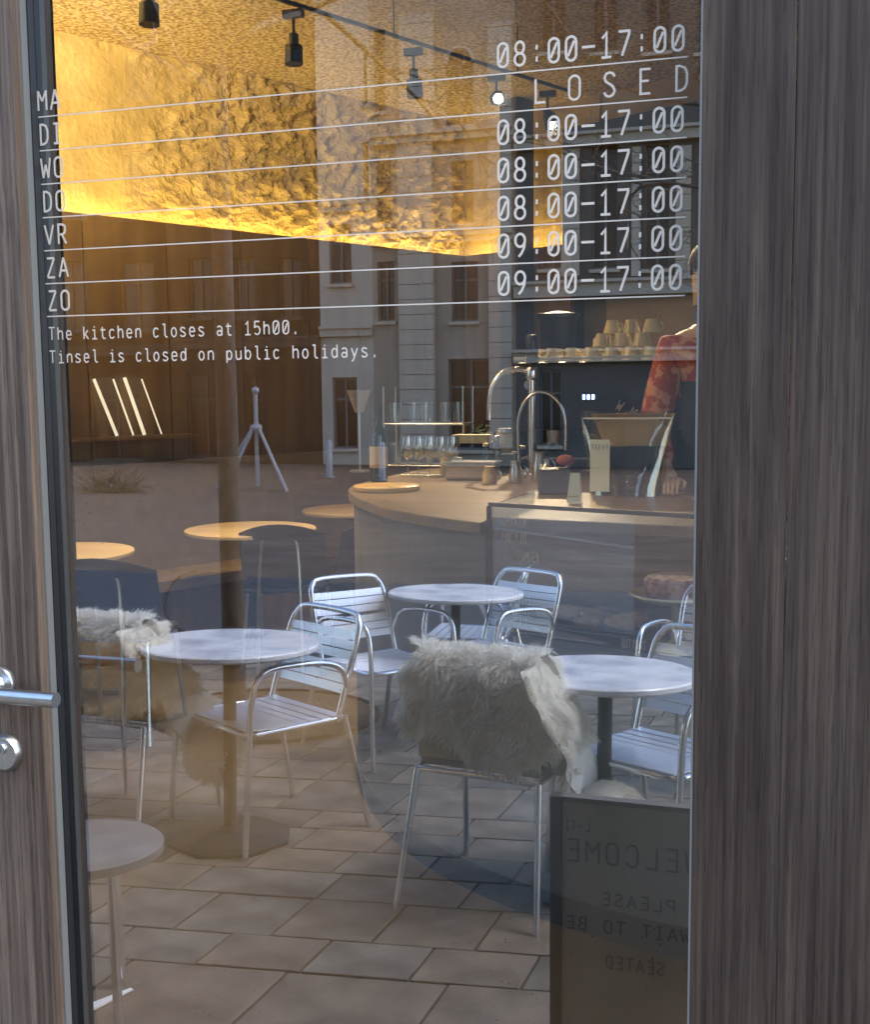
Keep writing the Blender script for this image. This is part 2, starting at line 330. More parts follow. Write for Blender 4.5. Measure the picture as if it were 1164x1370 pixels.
def lettering(text, h, adv, wd, mb=None, wf=None, ox=0, oz=0, jit=0):
    """strokes in the xz plane, front towards -y; h = cap height, adv = advance"""
    mb = mb or MB(); k = 0
    wf = wf or adv*.80/4; u = h/6
    for ci, ch in enumerate(text):
        for st in G.get(ch, []):
            k += 1; hw = (wd*1.9 if ch in ':.' else wd)/2
            p = [V((ox+ci*adv+x*wf, 0, oz+z*u+(random.uniform(-jit, jit)*u*4 if jit else 0))) for x, z in st]
            closed = (p[0]-p[-1]).length < 1e-6; n = len(p); L = []; Rr = []
            for i in range(n):
                a = p[i]-p[i-1] if i > 0 else (p[i]-p[-2] if closed else None)
                b = p[i+1]-p[i] if i < n-1 else (p[1]-p[i] if closed else None)
                a = a or b; b = b or a
                a = a.normalized(); b = b.normalized(); t = (a+b); t = t.normalized() if t.length > 1e-4 else a
                nn = V((-t.z, 0, t.x)); c = max(.5, nn.dot(V((-a.z, 0, a.x)))); y = V((0, -.00006*(k % 6), 0))
                L.append(p[i]+nn*hw/c+y); Rr.append(p[i]-nn*hw/c+y)
            mb.add(L+Rr, [(i, i+1, n+i+1, n+i) for i in range(n-1)])
    return mb

# ================================================================== cafe building shell
def PL(px, py, p0, nrm):
    d = ray(px, py); return CAM + d*((V(p0)-CAM).dot(V(nrm))/d.dot(V(nrm)))
WD = V((.451, .893, 0)).normalized(); WN = V((WD.y, -WD.x, 0))        # left wall: direction and inward normal
CO = V((-2.57, 7.68, 0)); BD = WN.copy(); BN = -WD                    # back wall runs along BD
bld = thing('cafe_building', 'stone cafe building that holds the wood framed glass door', 'building', (0, 0, 0))
M_fac = mat('cafe facade render', (.36, .335, .30), .8, c2=(.43, .40, .36), scale=2)
b = MB()
b.box((-8, .0, 3.2), (5, .25, 5.6)); b.box((-8, 0, -.3), (-6.6, .25, 3.2)); b.box((-1.75, 0, -.3), (-1.36, .25, 3.2)); b.box((-1.36, 0, 2.62), (.42, .25, 3.2))
b.box((.42, 0, -.3), (.8, .25, 3.2)); b.box((3.6, 0, -.3), (5, .25, 3.2)); b.box((-6.6, 0, -.3), (-1.75, .25, .35)); b.box((.8, 0, -.3), (3.6, .25, .35))
b.box((-1.36, 0, -.3), (.42, .25, -.01))
part('wall', b, M_fac, bld)
b = MB(); b.box((-8, .25, -.3), (-7.8, 11, 5.6)); b.box((4.8, .25, -.3), (5, 11, 5.6)); b.box((-7.8, 10.8, -.3), (4.8, 11, 5.6)); b.box((-7.8, .25, 3.75), (4.8, 10.8, 3.95))
part('wall', b, M_fac, bld)
part('roof', MB().box((-8.2, -.12, 5.6), (5.2, 11.2, 5.75)), M_fac, bld)
for x0, x1 in ((-6.6, -1.75), (.8, 3.6)):  # unseen shop windows, added to let daylight into the room
    f = part('window', MB().box((x0, .08, .35), (x1, .14, .41)).box((x0, .08, 3.14), (x1, .14, 3.2)).box((x0, .08, .41), (x0+.06, .14, 3.14)).box((x1-.06, .08, .41), (x1, .14, 3.14)), M_black, bld)
    part('pane', MB().box((x0+.06, .1, .41), (x1-.06, .12, 3.14)), M_shop, f)
for i in range(4):
    x = -6.6+i*3
    for z in (3.6,):
        f = part('window', MB().box((x, -.03, z), (x+1.2, .0-.002, z+1.4)), M_fac, bld); part('pane', MB().box((x+.08, -.05, z+.08), (x+1.12, -.032, z+1.32)), M_dark, f)

# interior surfaces
struct('floor', MB().box((-7.8, .252, -.2), (4.8, 10.8, 0)), M_floor)
struct('threshold', MB().box((-1.36, -.02, -.12), (.42, .25, -.002)), M_steel)
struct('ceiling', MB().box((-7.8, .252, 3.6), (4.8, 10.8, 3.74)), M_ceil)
def wall_plaster(name, p0, d, nrm, length, z0, z1, nu, nv, amp):
    b = MB(); vs_ = []; fs = []
    for j in range(nv+1):
        for i in range(nu+1):
            u = length*i/nu; z = z0+(z1-z0)*j/nv; q = p0+d*u
            a = amp(u, z)
            big = noise.noise(V((u*2.2, z*2.6, 3)))*.5+.5
            rid = abs(noise.noise(V((u*8+z*4, z*10, 9))))
            chip = noise.fractal(V((u*9, z*14, 1)), .7, 2.2, 6)
            h = a*(.031*chip+.022*max(0, rid-.16)*3)+.010*(1-a)*noise.noise(V((u*3, z*4, 0)))+.0035*noise.noise(V((u*30, z*30, 5)))+a*.014*big
            vs_.append(V((q.x, q.y, z))+nrm*(h+.02))
    for j in range(nv):
        for i in range(nu):
            a = j*(nu+1)+i; fs.append((a, a+1, a+nu+2, a+nu+1))
    b.add(vs_, fs); return b
ss = lambda x, a, c: max(0, min(1, (x-a)/(c-a)))
L = 8.6
def ampL(u, z):
    k = .10+.95*(1-ss(u, 2.1+.7*noise.noise(V((z*2, u, 0))), 2.9))
    k += .45*ss(noise.noise(V((u*1.3, z*1.7, 7))), .15, .4)+.5*ss(z, 3.35, 3.6)*ss(noise.noise(V((u*4, 0, 2))), -.1, .2)
    return min(1.1, k)
o = struct('wall', wall_plaster('w', CO, -WD, WN, L, 2.50, 3.62, 820, 120, ampL), M_plaster, smooth=False)
o2 = struct('wall', wall_plaster('w', CO, BD, BN, 1.35, 2.50, 3.62, 60, 60, lambda u, z: .12), M_plaster)
struct('wall', MB().add([CO+BD*1.2+V((0, 0, 0)), CO+BD*8.2, CO+BD*8.2+V((0, 0, 3.7)), CO+BD*1.2+V((0, 0, 3.7))], [(0, 1, 2, 3)]), M_beige)
struct('wall', MB().box((3.9, .25, 0), (4.0, 6, 3.62)), M_beige)
struct('wall', MB().add([CO-WD*L, CO, CO+V((0, 0, 2.52)), CO-WD*L+V((0, 0, 2.52))], [(0, 1, 2, 3)]).add([CO, CO+BD*1.4, CO+BD*1.4+V((0, 0, 2.52)), CO+V((0, 0, 2.52))], [(0, 1, 2, 3)]), M_dark)
# oak panels, each its own board, standing 10 cm proud of the plaster
pan = struct('panelled_wall', MB().box((0, 0, 0), (.02, .02, .02)), M_dark); pan.location = (CO.x-.05, CO.y+.1, 0)
def frameM(p, d, n_): 
    mm = Matrix((d, n_, V((0, 0, 1)))).transposed().to_4x4(); mm.translation = p; return mm
me = MB().box((.004, .165, .0), (.556, .21, 2.55)).mesh('panel', M_panel)
for i in range(15):
    o = link('panel', me, pan); o.matrix_world = pan.matrix_world.inverted() @ frameM(CO-WD*(.56*(i+1)+.12), WD, WN)
    o.matrix_parent_inverse = Matrix.Identity(4); o.matrix_basis = Matrix.Translation(-pan.location) @ frameM(CO-WD*(.56*(i+1)+.12), WD, WN)
for i in range(2):
    o = link('panel', me, pan); o.matrix_basis = Matrix.Translation(-pan.location) @ frameM(CO+BD*(.56*i+.12), BD, BN)
bn = thing('wall_bench', 'long low bench with a pale upright back along the oak wall', 'bench', CO)
for nm, a_, c_, mm_ in (('backrest', (0, .2105, .40), (7.6, .30, 1.10), M_bench), ('seat', (0, .301, .38), (7.6, .72, .44), M_bench), ('base', (.02, .301, .0), (7.58, .66, .379), M_panel)):
    o = part(nm, MB().box(a_, c_), mm_, bn); o.matrix_basis = Matrix.Translation(-CO) @ frameM(CO-WD*7.9, WD, WN)
# the led strip lies in the trough on top of the boards
led = thing('led_light_strip', 'glowing warm light strip along the top of the oak panelling', 'light strip', CO)
def frm(o, p, d, n_): o.matrix_basis = Matrix.Translation(-CO) @ frameM(p, d, n_)
o = part('diffuser', MB().box((0, .105, 2.520), (L-.3, .135, 2.530)), M_led, led); frm(o, CO-WD*(L-.1), WD, WN)
o = part('diffuser', MB().box((.1, .105, 2.520), (1.15, .135, 2.530)), M_led, led); frm(o, CO, BD, BN)

# column, dark cupboard and duct on the back wall
pc = PL(706, 400, CO, BN); 
col_ = thing('column', 'dark stained timber column from floor to ceiling behind the bar', 'column', (pc.x, pc.y-.35, 0), math.atan2(BD.y, BD.x))
part('shaft', MB().box((-.085, -.09, .12), (.085, .09, 3.598)), M_column, col_); part('base', MB().box((-.11, -.11, 0), (.11, .11, .12)), M_column, col_)
cab = thing('wall_cupboard', 'long black wall cupboard hanging under the ceiling behind the bar', 'cupboard', (pc.x+.35, pc.y-.35, 2.17), math.atan2(BD.y, BD.x))
part('case', MB().box((0, -.02, 0), (3.4, .33, 1.2)), M_dark, cab, bevel=.004)
for i in range(5):
    d = part('door', MB().box((.02+i*.68, -.04, .02), (.67+i*.68, -.022, 1.18)), M_dark, cab, bevel=.003); part('handle', MB().tube([(.60+i*.68, -.06, .3), (.60+i*.68, -.06, .5)], .006), M_steel, d)
# slim rods leaning on a shelf on the panelled wall
q = PL(165, 583, CO+WN*.214, WN)
sh = thing('wall_shelf', 'narrow wall shelf on the oak panelling at the far left', 'shelf', q, math.atan2(WD.y, WD.x))
part('board', MB().box((-.55, -.16, -.02), (.45, .0, 0)), M_panel, sh)
for a, c, rr in (((125, 507), (156, 581), .010), ((151, 507), (178, 581), .006), ((166, 505), (193, 582), .011), ((189, 507), (216, 585), .005)):
    p0 = PL(c[0], c[1], CO+WN*.28, WN); p1 = PL(a[0], a[1], CO+WN*.23, WN)
    p0.z = q.z+.004
    o = part('glass_rod', MB().tube([p0, p0.lerp(p1, .5), p1], rr, 8), mat('glowing glass rod', (.9, .86, .75), .2, emit=(1, .85, .6), es=.22), smooth=True)  # faint emission brightens the rods, which are no lamps
    tag(o, 'slim pale glass rod leaning left on the narrow wall shelf, %s' % {125: 'thick, leftmost of four', 151: 'thin, second from the left', 166: 'thickest, third from the left', 189: 'thinnest, rightmost of four'}[a[0]], 'rod', 'glass rods on the wall shelf')

# ceiling track and spotlights
RZ = 3.33
r0 = PZ(400, 12, RZ); r1 = PZ(690, 105, RZ); rd = (r1-r0).normalized()
e0 = r0-rd*3; e1 = PZ(762, 122, RZ)
trk = thing('ceiling_track', 'thin black lighting track running under the plaster ceiling', 'lighting track', e0)
part('rail', MB().tube([V((0, 0, 0)), e1-e0], .012, 4), M_black, trk)
for k in range(5): part('hanger', MB().tube([(e1-e0)*(.1+k*.2), (e1-e0)*(.1+k*.2)+V((0, 0, 3.6-RZ))], .004, 6), M_black, trk)
def spot(px, label, aim, lit, en, yaw=0):
    d = ray(px, 60)
    # where the ray's azimuth meets the rail
    n_ = V((d.y, -d.x, 0)); t = (CAM-e0).dot(n_)/rd.dot(n_); p = e0+rd*t
    t_ = thing('track_spotlight', label, 'spotlight', (p.x, p.y, RZ-.014), 0, 'spotlights on the black ceiling track')
    part('adapter', MB().box((-.05, -.018, -.035), (.05, .018, 0)), M_black, t_)
    part('stem', MB().tube([(0, 0, -.035), (0, 0, -.11)], .008, 8), M_black, t_)
    a = V(aim).normalized(); qm = a.to_track_quat('-Z', 'Y').to_matrix().to_4x4(); M = Matrix.Translation((0, 0, -.13)) @ qm
    hd = part('head', MB().lathe([(.022, .02), (.024, .02), (.024, -.03), (.042, -.035), (.044, -.12), (.040, -.12)], 18).xf(M), M_black, t_, smooth=True)
    if lit:
        part('lamp_face', MB().lathe([(.027, -.122), (.027, -.119)], 16).xf(M), M_bulb, hd)
    l = bpy.data.lights.new('spot', 'SPOT'); l.energy = en; l.color = (1, .78, .50); l.spot_size = 1.5; l.spot_blend = .8; l.shadow_soft_size = .04
    lo_ = bpy.data.objects.new('spot_lamp', l); C.objects.link(lo_); lo_.parent = hd; lo_.matrix_basis = Matrix.Translation((M @ V((0, 0, -.13)))) @ qm
spot(201, 'black spotlight cut by the top edge, leftmost on the track', (0, -.05, -1), 0, 36)
spot(393, 'black spotlight pointing straight down, second from the left on the track', (0, -.05, -1), 0, 36)
spot(553, 'black spotlight pointing straight down, between the arched reflection and second lamp', (.05, 0, -1), 0, 36)
spot(664, 'lit spotlight shining towards the door, fourth along the track', (.34, -1, -.28), 1, 9)
spot(733, 'lit spotlight beside the dark cupboard at the far end of the track', (1.6, -2.6, -3.4), 1, 110)
def added_track_lamp(f, label, aim, en, size=2.2):  # extra lamps out of view, added to brighten plaster, ceiling and bar
    global spot_at
    p = e0+(e1-e0)*f
    if aim[0] == 't': aim = V(aim[1:])-p
    t_ = thing('track_spotlight', label, 'spotlight', (p.x, p.y, RZ-.014), 0, 'spotlights on the black ceiling track')
    part('adapter', MB().box((-.05, -.018, -.035), (.05, .018, 0)), M_black, t_); part('stem', MB().tube([(0, 0, -.035), (0, 0, -.11)], .008, 8), M_black, t_)
    qm = V(aim).normalized().to_track_quat('-Z', 'Y').to_matrix().to_4x4(); M = Matrix.Translation((0, 0, -.13)) @ qm
    hd = part('head', MB().lathe([(.022, .02), (.024, .02), (.024, -.03), (.042, -.035), (.044, -.12), (.040, -.12)], 18).xf(M), M_black, t_, smooth=True)
    l = bpy.data.lights.new('spot', 'SPOT'); l.energy = en; l.color = (1, .80, .48); l.spot_size = size; l.spot_blend = .9; l.shadow_soft_size = .05
    lo_ = bpy.data.objects.new('spot_lamp', l); C.objects.link(lo_); lo_.parent = hd; lo_.matrix_basis = Matrix.Translation((M @ V((0, 0, -.13)))) @ qm
added_track_lamp(.06, 'added out-of-view spotlight at the near end of the track, turned to the plaster wall', (-1, .3, -.1), 4)
added_track_lamp(.22, 'added out-of-view spotlight nearest the window pane but one, turned to the plaster wall', (-1, .9, .45), 60)
added_track_lamp(.27, 'added out-of-view spotlight near mid track, turned to the plaster wall', (-.8, 1.2, .5), 120)
added_track_lamp(.14, 'added out-of-view spotlight near the door end of the track, turned to the bar', ('t', -.75, 2.9, 1.3), 40, .7)

# ================================================================== the bar
curve = smooth_path([(-1.74, 3.35, 0), (-1.70, 2.92, 0), (-1.585, 2.62, 0), (-1.43, 2.36, 0), (-1.27, 2.14, 0), (-1.08, 1.955, 0), (-.9, 1.83, 0), (-.72, 1.735, 0), (-.5, 1.65, 0), (-.24, 1.585, 0), (.3, 1.53, 0), (1.6, 1.52, 0)], 5)
cv = [(p.x, p.y) for p in curve]
back = [(1.6, 2.35), (-.1, 2.35), (-.25, 4.25), (-1.55, 4.25), (-1.74, 3.9)]
poly = cv+back
def inset(pl, d):
    n = len(pl); out = []
    for i in range(n):
        a, b_, c = V((*pl[i-1], 0)), V((*pl[i], 0)), V((*pl[(i+1) % n], 0))
        t = ((b_-a).normalized()+(c-b_).normalized()).normalized(); out.append((b_.x-t.y*d, b_.y+t.x*d))
    return out
bar = thing('bar_counter', 'curved concrete fronted bar counter with oak top and dark plinth', 'bar counter', (-.9, 2.6, 0))
def off(o): o.matrix_basis = Matrix.Translation(-bar.location); return o
off(part('plinth', MB().prism(inset(poly, .012), 0, .085), M_plinth, bar)); 
off(part('front', MB().prism([p for p in inset(poly, .02)], .085, .82), M_conc, bar))
# above .82 the right part of the front is glazed (display), the left part is solid
ci = [i for i, p in enumerate(cv) if p[0] < -.86][-1]
lp = inset(poly, .02)
solid = lp[:ci+1]+[(-.86, 2.35), (-.1, 2.37)]+lp[len(cv)+2:]
off(part('front_panel', MB().prism(solid, .82, 1.10), M_conc, bar))
off(part('back_panel', MB().box((-.855, 2.25, .82), (1.6, 2.345, 1.10)), M_dark, bar))
topin = poly[:ci+1]+[(-.86, 1.95), (-.3, 1.86), (1.6, 1.85)]+back
off(part('counter_top', MB().prism(topin, 1.10, 1.135), M_top, bar, bevel=.004))
# display case glass along the right of the front
vc = thing('display_case', 'glazed pastry display case set into the right half of the bar', 'display case', (-.3, 1.75, .82))
def offv(o): o.matrix_basis = Matrix.Translation(-vc.location); return o
A0 = V((-.835, 1.80, 0)); A1 = V((-.24, 1.605, 0)); A2 = V((1.55, 1.55, 0))
for p, q_ in ((A0, A1), (A1, A2)):
    d = (q_-p).normalized(); nn = V((d.y, -d.x, 0))
    offv(part('glass_panel', MB().box((0, 0, .825), ((q_-p).length, .006, 1.185)).xf(frameM(p, d, -nn)), M_thin, vc))
    offv(part('top_rail', MB().tube([p+V((0, 0, 1.19)), q_+V((0, 0, 1.19))], .008, 4), M_black, vc))
offv(part('corner_post', MB().tube([A0+V((0, 0, .825)), A0+V((0, 0, 1.185))], .009, 4), M_black, vc))
offv(part('side_glass', MB().box((0, 0, .825), (.5, .006, 1.185)).xf(frameM(A0, V((.05, 1, 0)).normalized(), V((-1, .05, 0)).normalized())), M_thin, vc))
dd = (A1-A0).normalized()
for k, (ln, px, py, h) in enumerate((('CERIGNOLDE', 672, 702, .026), ('PANC Y ZUE', 673, 724, .026), ('ITEL-TEGAMUREN', 674, 748, .028), ('SPRITS', 686, 806, .026), ('WORTEL', 686, 822, .024), ('VERSE KOEKEN', 687, 838, .028), ('WAFELS - CHOUX', 688, 862, .030))):
    nrm = V((dd.y, -dd.x, 0)); p = PL(px, py, A0, nrm)
    mb = lettering(ln, h, .0085 if k < 3 else .0105, .0017, jit=.12).xf(frameM(p+nrm*.003, dd, -nrm))
    offv(part('lettering', mb, M_white, vc))
p = PL(832, 866, A0, V((dd.y, -dd.x, 0)))
offv(part('lettering', lettering('BUTTONS', .024, .0105, .0016, jit=.12).xf(frameM(p+V((dd.y, -dd.x, 0))*.003, dd, V((-dd.y, dd.x, 0)))), M_white, vc))

# things inside the display case
def tray(loc, rz, w_, d_, label):
    t = thing('serving_tray', label, 'tray', loc, rz, 'trays in the display case')
    part('base', MB().box((-w_/2, -d_/2, 0), (w_/2, d_/2, .006)), M_steel, t)
    r = MB(); c = [(-w_/2, -d_/2, .014), (w_/2, -d_/2, .014), (w_/2, d_/2, .014), (-w_/2, d_/2, .014)]
    r.tube(c, .005, 6, closed=True); part('rim', r, M_steel, t, smooth=True); return t
tray((-.56, 1.93, .822), -.3, .34, .20, 'steel tray of croissants at the left end of the display case')
tray((-.16, 1.80, .822), -.15, .34, .20, 'steel tray of pastries at the right of the display case')
def croissant(loc, rz, s, label, dark):
    b = MB(); pts = []; rs = []
    for i in range(13):
        a = PI*(i/12-.5)*1.25; pts.append(V((math.sin(a)*.055*s, -math.cos(a)*.03*s, .022*s))); rs.append((.006+.017*math.cos(PI*(i/12-.5))*(1 if i % 2 else .86))*s)
    b.tube(pts, rs, 9); o = part('croissant', b, M_choc if dark else M_crust, smooth=True, loc=loc, rot=(0, 0, rz)); tag(o, label, 'croissant', 'pastries in the display case')
PT = [(-.66, 1.97, .3, 0, 'leftmost croissant on the left tray'), (-.55, 1.98, -.4, 1, 'chocolate glazed croissant behind the others on the left tray'), (-.46, 1.90, .9, 0, 'golden croissant at the right end of the left tray'), (-.58, 1.88, 1.6, 0, 'golden croissant at the front of the left tray'), (-.27, 1.84, .1, 0, 'leftmost croissant on the right tray'), (-.16, 1.82, 1.2, 0, 'croissant in the middle of the right tray'), (-.05, 1.79, -.5, 1, 'chocolate glazed croissant at the right end of the right tray'), (-.2, 1.75, -.2, 0, 'croissant at the front of the right tray')]
for x, y, a, dk, lb in PT: croissant((x, y, .83), a, 1.15, lb, dk)
pp = PZ(905, 795, .98)
cs = thing('cake_stand', 'cream ceramic cake stand at the right of the display case', 'cake stand', (pp.x, pp.y+.02, .822))
part('plate', MB().lathe([(.0, .14), (.105, .142), (.125, .155), (.122, .160), (.10, .148), (0, .147)], 32), M_cup, cs, smooth=True)
part('foot', MB().lathe([(.055, 0), (.05, .008), (.014, .03), (.014, .12), (.03, .14)], 20), M_cup, cs, smooth=True)
o = part('berry_cake', MB().lathe([(.0, .0), (.082, .0), (.086, .01), (.086, .045), (.078, .054), (0, .056)], 28), M_cake, smooth=True, loc=(pp.x, pp.y+.02, .822+.148)); tag(o, 'round berry cake standing on the cream cake stand', 'cake')

# ------------------------------------------------------------------ things on the bar
TZ = 1.136
def at(px, py, y=None, z=TZ):
    p = PZ(px, py, z)
    return p
# wine bottle
p = PY(507, 645, 3.15); 
t = thing('wine_bottle', 'green glass wine bottle at the left end of the bar', 'bottle', (p.x, 3.15, TZ))
part('glass_body', MB().lathe([(.030, 0), (.0375, .004), (.0375, .19), (.030, .215), (.015, .245), (.0135, .30), (.0155, .302), (.0155, .312), (.012, .312)], 22), M_bottle, t, smooth=True)
part('capsule', MB().lathe([(.0165, .262), (.0165, .316), (.0, .317)], 18), M_iron, t, smooth=True); part('paper_label', MB().lathe([(.0382, .06), (.0382, .15)], 22), M_kraft, t, smooth=True)
# footed wine glasses in a block
def wine_glass():
    t = thing('wine_glass', 'x', 'glass')
    part('bowl', MB().lathe([(.004, .075), (.022, .085), (.034, .11), (.036, .14), (.030, .175), (.029, .175), (.034, .14), (.031, .11), (.018, .09)], 14), M_thin, t, smooth=True)
    part('stem', MB().lathe([(.031, 0), (.028, .004), (.005, .012), (.0035, .04), (.005, .078)], 12), M_thin, t, smooth=True); return t
wg = wine_glass(); first = True
n = 0
for j in range(2):
    for i in range(5):
        q = PY(545+i*15, 600, 3.45+j*.12); lab = 'stemmed wine glass, %s in the %s row beside the wine bottle' % (['leftmost', 'second', 'middle', 'fourth', 'rightmost'][i], ['front', 'back'][j])
        mt_ = TM((q.x, 3.45+j*.12, TZ))
        if n == 0: wg.matrix_world = mt_; wg['label'] = lab; wg['group'] = 'wine glasses on the bar'
        else: copy_thing(wg, mt_, lab, 'wine glasses on the bar')
        n += 1
# wire rack with tumblers above
q = PY(570, 600, 3.9)
rk = thing('bottle_shelf_rack', 'two tier steel rack of tumblers behind the wine glasses', 'rack', (q.x, 3.95, TZ))
rb = MB()
for z in (.02, .22): rb.tube([(-.2, -.09, z), (.2, -.09, z), (.2, .09, z), (-.2, .09, z)], .004, 6, closed=True)
part('frame', rb, M_steel, rk, smooth=True)
part('shelf', MB().box((-.2, -.09, .214), (.2, .09, .219)), M_thin, rk)
for k in ((-.2, -.09), (.2, -.09), (.2, .09), (-.2, .09)): part('post', MB().tube([(k[0], k[1], 0), (k[0], k[1], .40)], .005, 6), M_steel, rk)
tm_ = MB().lathe([(.0, .002), (.026, .0), (.033, .10), (.031, .10), (.025, .006), (0, .006)], 14).mesh('tumbler', M_thin, True)
for lv, z in (('lower', .03), ('upper', .222)):
    for i in range(5):
        o = link('tumbler', tm_, None, (q.x-.16+i*.08, 3.92+(i % 2)*.05, TZ+z)); tag(o, 'clear tumbler, %s on the %s shelf of the steel rack' % (['leftmost', 'second from the left', 'middle one', 'fourth from the left', 'rightmost'][i], lv), 'tumbler', 'tumblers on the rack')
# dripper cone on stand
q = PY(481, 590, 3.7)
t = thing('paper_lampshade_dripper', 'white conical filter dripper held by a slim stand left of the bottle', 'dripper', (q.x, 3.7, TZ))
t.name = 'coffee_dripper'
part('cone', MB().lathe([(.018, .28), (.055, .385), (.057, .385), (.02, .28)], 20), M_white, t, smooth=True)
part('stand', MB().lathe([(.05, 0), (.05, .008), (.006, .012), (.006, .285)], 16), M_steel, t, smooth=True)
part('kettle_arm', MB().tube([(0, 0, .39), (.01, 0, .62), (-.002, 0, .66)], .004, 6), M_black, t)
# board, cup trays
q = PY(470+70, 662, 2.9)
o = part('round_serving_board', MB().lathe([(.0, 0), (.125, 0), (.13, .006), (.13, .016), (.125, .02), (0, .02)], 32), mat('honey wood board', (.62, .38, .11), .35, c2=(.70, .46, .16), scale=6), smooth=True, loc=(-1.50, 2.78, TZ)); tag(o, 'round honey coloured wooden board at the curved end of the bar', 'serving board')
def tub(px, y, w_, h_, mt, label, nm='steel_tub'):
    p = PY(px, 600, y); t = thing(nm, label, 'container', (p.x, y, TZ), 0)
    part('body', MB().prism([(-w_/2, -.06), (w_/2, -.06), (w_/2, .06), (-w_/2, .06)], 0, h_), mt, t, bevel=.012)
    part('rim', MB().tube([(-w_/2-.003, -.063, h_), (w_/2+.003, -.063, h_), (w_/2+.003, .063, h_), (-w_/2-.003, .063, h_)], .004, 6, closed=True), M_steel, t, smooth=True)
tub(632, 3.35, .22, .075, M_steel, 'low steel ice tub on the bar in front of the taps')
tub(628, 3.75, .20, .14, M_dark, 'dark napkin tub behind the low steel tub')
o = part('paper_stack', MB().box((-.09, -.05, 0), (.09, .05, .022)).box((-.085, -.052, .0225), (.088, .046, .03)), M_paper, loc=(PY(632, 600, 3.74).x, 3.74, TZ+.146)); tag(o, 'stack of cream paper napkins lying on the dark tub', 'paper stack')
p = PY(675, 600, 3.8); t = thing('spice_jar', 'glass jar of amber spice with a pale label and metal lid', 'jar', (p.x, 3.8, TZ+.09))
part('glass_body', MB().lathe([(.036, 0), (.038, .005), (.038, .085), (.034, .095)], 18), M_kraft, t, smooth=True); part('lid', MB().lathe([(.037, .095), (.037, .112), (0, .113)], 18), M_steel, t, smooth=True); part('paper_label', MB().lathe([(.0386, .03), (.0386, .07)], 18), M_paper, t, smooth=True)
tub(675, 3.8, .10, .088, M_dark, 'small black box under the spice jar', 'black_box')
# chrome taps: black-handled column with two arching spouts
p = PY(712, 600, 3.55); t = thing('chrome_tap', 'chrome swan neck tap with black handle and wide arching spout', 'tap', (p.x, 3.55, TZ))
sc = .0030
part('column', MB().lathe([(.04, 0), (.04, .01), (.018, .015), (.018, .42), (.028, .43), (.03, .455), (.024, .475), (.0, .48)], 20), M_alu, t, smooth=True)
part('handle', MB().lathe([(.010, .48), (.026, .50), (.027, .60), (.022, .615), (0, .617)], 16), M_black, t, smooth=True)
part('spout', MB().tube(smooth_path([(0, 0, .452), (-.06, -.01, .468), (-.13, -.02, .45), (-.175, -.03, .38), (-.185, -.03, .30), (-.185, -.03, .25)], 5), .013, 12), M_alu, t, smooth=True)
part('spout', MB().tube([(-.04, -.08, .05)]+[V((.06-.105*math.cos(PI*i/14), -.08, .22+.15*math.sin(PI*i/14))) for i in range(15)]+[(.165, -.08, .12)], .0075, 10), M_alu, t, smooth=True)
# espresso machine
p = PY(790, 500, 3.75); t = thing('espresso_machine', 'black two group espresso machine with cups stacked on top', 'espresso machine', (p.x, 3.75, TZ))
part('body', MB().box((-.31, -.16, .20), (.42, .25, .50)), M_dark, t, bevel=.02)
part('base_body', MB().box((-.29, -.2, .03), (.40, .25, .075)), M_dark, t, bevel=.01); part('back_body', MB().box((-.29, .02, .075), (.40, .25, .20)), M_dark, t)
for sx in (-.26, .26):
    for sy in (-.17, .22): part('foot', MB().lathe([(.02, 0), (.02, .03)], 12, (sx, sy, 0)), M_steel, t)
part('cup_rail', MB().tube([(-.31, -.16, .515), (.42, -.16, .515), (.42, .25, .515), (-.31, .25, .515)], .006, 8, closed=True), M_steel, t, smooth=True)
for sx in (-.14, .14):
    g = part('group_head', MB().lathe([(.035, .13), (.037, .20)], 18, (sx, -.10, 0)), M_steel, t, smooth=True); part('portafilter', MB().tube([(sx, -.13, .135), (sx, -.30, .12)], [.012, .016], 10), M_black, g, smooth=True)
part('drip_tray', MB().box((-.27, -.195, .076), (.27, 0.0, .084)), M_steel, t)
dsp = part('display', MB().box((-.02, -.164, .33), (.06, -.161, .36)), M_dark, t)
for i in range(3): part('digit', MB().box((-.005+i*.02, -.167, .335), (.006+i*.02, -.1645, .355)), M_disp, dsp)
mbt = lettering('REM W', .045, .032, .004); o = part('lettering', mbt.xf(TM((.27, -.168, .22), 0) @ Matrix.Rotation(.5, 4, 'Y').to_4x4() @ Matrix.Scale(-1, 4, (1, 0, 0))), M_white, t)
o = part('knob', MB().lathe([(.02, 0), (.022, .02), (0, .022)], 14).xf(Matrix.Translation((-.24, -.16, .4)) @ Matrix.Rotation(PI/2, 4, 'X')), M_steel, t)
# cups on the machine
cup_me = MB().lathe([(.0, .058), (.024, .058), (.026, .05), (.040, .0), (.037, .0), (.023, .047), (0, .05)], 18).tube(arc((.036, 0, .028), .016, -1.4, 1.4, 8), .004, 6).mesh('cup', M_cup, True)
k = 0
rowsn = ['front', 'second', 'back']
for lv in range(3):
    for j in range((3, 2, 1)[lv]):
        for i in range((7, 6, 6)[lv]):
            x = -.26+i*.086+.04*lv+.02; y = -.09+j*.1+.04*lv
            if x < -.12+.10*lv and lv: continue
            o = link('coffee_cup', cup_me, None, (t.location.x+x, 3.75+y, TZ+.502+lv*.060), (random.uniform(-.05, .05) if lv else 0, 0, random.uniform(0, 6)))
            tag(o, 'cream cup on the espresso machine, %s in its %s row, %s layer' % (['leftmost', 'second', 'third', 'fourth', 'fifth', 'sixth', 'seventh'][i], rowsn[j], ['bottom', 'middle', 'top'][lv]), 'cup', 'cups on the espresso machine')
